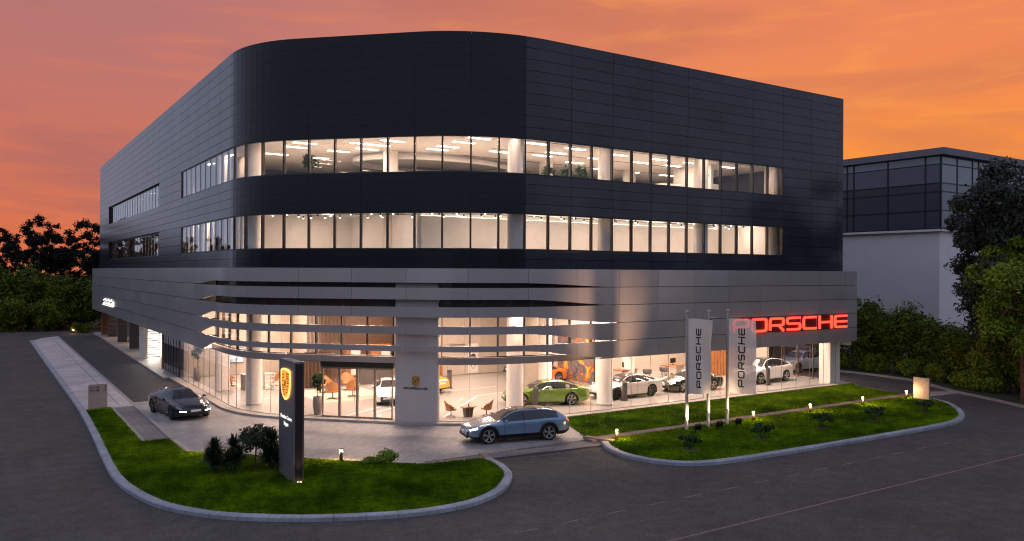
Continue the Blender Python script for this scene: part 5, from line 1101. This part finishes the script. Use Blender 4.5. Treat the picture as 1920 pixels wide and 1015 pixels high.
# spiky plants, small tree and shrubs by the pylon
def yucca(x, y, h, seed, label, heads=3, n=70, ln=.55, lm='leaf_yucca', group=None, z0=.1):
    rng = np.random.default_rng(seed); t = thing('yucca', label, 'plant', (x, y, z0), 0, group); st = MB(); lf = MB()
    hd = [(0, 0, h - ln * .55)] + [(.18 * math.cos(k * 2.1 + seed), .18 * math.sin(k * 2.1 + seed), (h - ln * .5) * (.35 + .3 * rng.random())) for k in range(heads - 1)]
    for hx, hy, hz in hd:
        st.tube([(0, 0, 0), (hx, hy, hz)], .045, 6)
        for k in range(n):
            a = 2 * PI * rng.random(); e = -.35 + 1.75 * rng.random() ** .8; l = ln * (.75 + .4 * rng.random()); w = .028 + .01 * rng.random(); d = Vector((math.cos(a) * math.cos(e), math.sin(a) * math.cos(e), math.sin(e))); s = Vector((-math.sin(a), math.cos(a), 0)) * w; p = Vector((hx, hy, hz)); m = p + d * l * .5; tip = p + d * l - Vector((0, 0, .12 * l * math.cos(e)))
            lf.add([p - s * .6, p + s * .6, m + s, tip, m - s], [(0, 1, 2, 4), (4, 2, 3)])
    obj('stem', st, 'stem', t); obj('leaves', lf, lm, t); return t
yucca(7.37, 31.7, 1.22, 1, 'spiky yucca clump before the lit bollard at the paving edge', 5, 130, .52, group='spiky plants by the pylon'); yucca(7.95, 31.25, 1.32, 2, 'fuller spiky yucca clump between the first yucca and the small tree', 6, 130, .56, group='spiky plants by the pylon'); yucca(9.35, 31.0, 1.45, 3, 'dark spiky yucca clump tight behind the pylon sign', 6, 130, .58, group='spiky plants by the pylon'); yucca(10.1, 30.6, 1.2, 9, 'small spiky yucca showing at the right of the pylon foot', 3, 60, .45, group='spiky plants by the pylon')
tree(8.88, 31.5, 2.05, .70, 111, 'small leafy tree among the spiky plants by the pylon', 3400, .055, 'leaf_olive', None, cz=1.25, nclump=40, rs=.22, tr=.035, rzf=.95, z0=.1, shell=.3)
bush(13.55, 29.75, .55, .45, .62, 120, 'lime green shrub at the paving edge of the rounded lawn', 900, .07, 'leaf_lime', None, nc=10, rs=.17, z0=.1); bush(12.95, 29.95, .5, .35, .35, 121, 'low lime green ground cover beside the lime shrub', 420, .065, 'leaf_lime', None, nc=8, rs=.13, z0=.1)
SL = ['low dark shrub on the lawn below the opaque banner', 'low dark shrub on the lawn just past the floodlights', 'low dark shrub midway on the lawn, third from the banners', 'low dark shrub on the lawn, next before the monolith one', 'low dark shrub on the lawn below the beige monolith']
for i, (x, y) in enumerate(SHRUBS):
    rng = np.random.default_rng(130 + i); t = thing('shrub', SL[i], 'shrub', (x, y, .1), 0, 'low shrubs on the long lawn'); bl = []; b = MB()
    for k in range(7):
        a = k * .9 + i; q = .12 + .36 * rng.random(); z = .34 + .30 * rng.random(); bl.append((q * math.cos(a), q * math.sin(a), z, .17, .17, .10)); b.tube([(0, 0, 0), (q * .5 * math.cos(a), q * .5 * math.sin(a), z * .55), bl[-1][:3]], [.022, .016, .008], 5, False)
    obj('stems', b, 'stem', t); obj('foliage', foliage(rng, bl, 620, .085, shell=.2), 'leaf_plant', t)
# potted plants in the showroom
def potted(x, y, ph, pr, h, seed, label, z=GF, leafy=700):
    rng = np.random.default_rng(seed); t = thing('potted_plant', label, 'plant', (x, y, z), 0, 'potted plants'); obj('pot', MB().lathe([(0, 0), (pr * .7, 0), (pr, ph * .55), (pr * .92, ph), (pr * .8, ph), (pr * .78, ph * .92), (0, ph * .92)], 18), 'pot', t, True)
    bl = clumps(rng, (0, 0, ph + (h - ph) * .62), (.34, .34, (h - ph) * .33), 14, .20); b = MB(); b.tube([(0, 0, ph * .9), (.02, 0, ph + (h - ph) * .7)], [.025, .012], 6); obj('stem', b, 'stem', t); obj('leaves', foliage(rng, bl, leafy, .085, shell=.2), 'leaf_plant', t)
potted(14.95, 41.6, .95, .26, 2.35, 150, 'tall leafy plant in a slim grey pot left of the glass doors'); potted(12.35, 58.2, .95, .27, 3.0, 151, 'tall leafy plant in a round pot at the far end of the glass', leafy=800)
yucca(24.3, 37.1, .8, 7, 'low spiky plant at the foot of the round column', 1, 40, .5, 'leaf_plant', None, GF)
for i, (x, y, h) in enumerate(((14.9, 42.8, 1.7), (27.4, 37.9, 1.5), (28.6, 37.9, 1.5), (29.6, 37.6, 1.6), (38.3, 36.4, 1.9))): potted(x, y, .5, .22, h, 160 + i, ['leafy plant in the top floor near the bend', 'dark leafy plant in the office beside the planter wall', 'dark leafy plant in the office planter row, middle one', 'dark leafy plant in the office by the second column', 'tall leafy plant in the office by the third column'][i], 12.5, 380)
t = thing('ground_light', 'small orange ground light by the far road', 'lamp', (9.3, 112.3, .0)); obj('housing', MB().lathe([(0, 0), (.12, 0), (.1, .25), (0, .25)], 10), 'black_metal', t); obj('lens', MB().lathe([(.0, .26), (.10, .3), (.08, .42), (0, .45)], 10), 'light_bollard', t); light('lamp', 'POINT', 12, (1, .5, .2), t, (0, -.2, .5), .05)
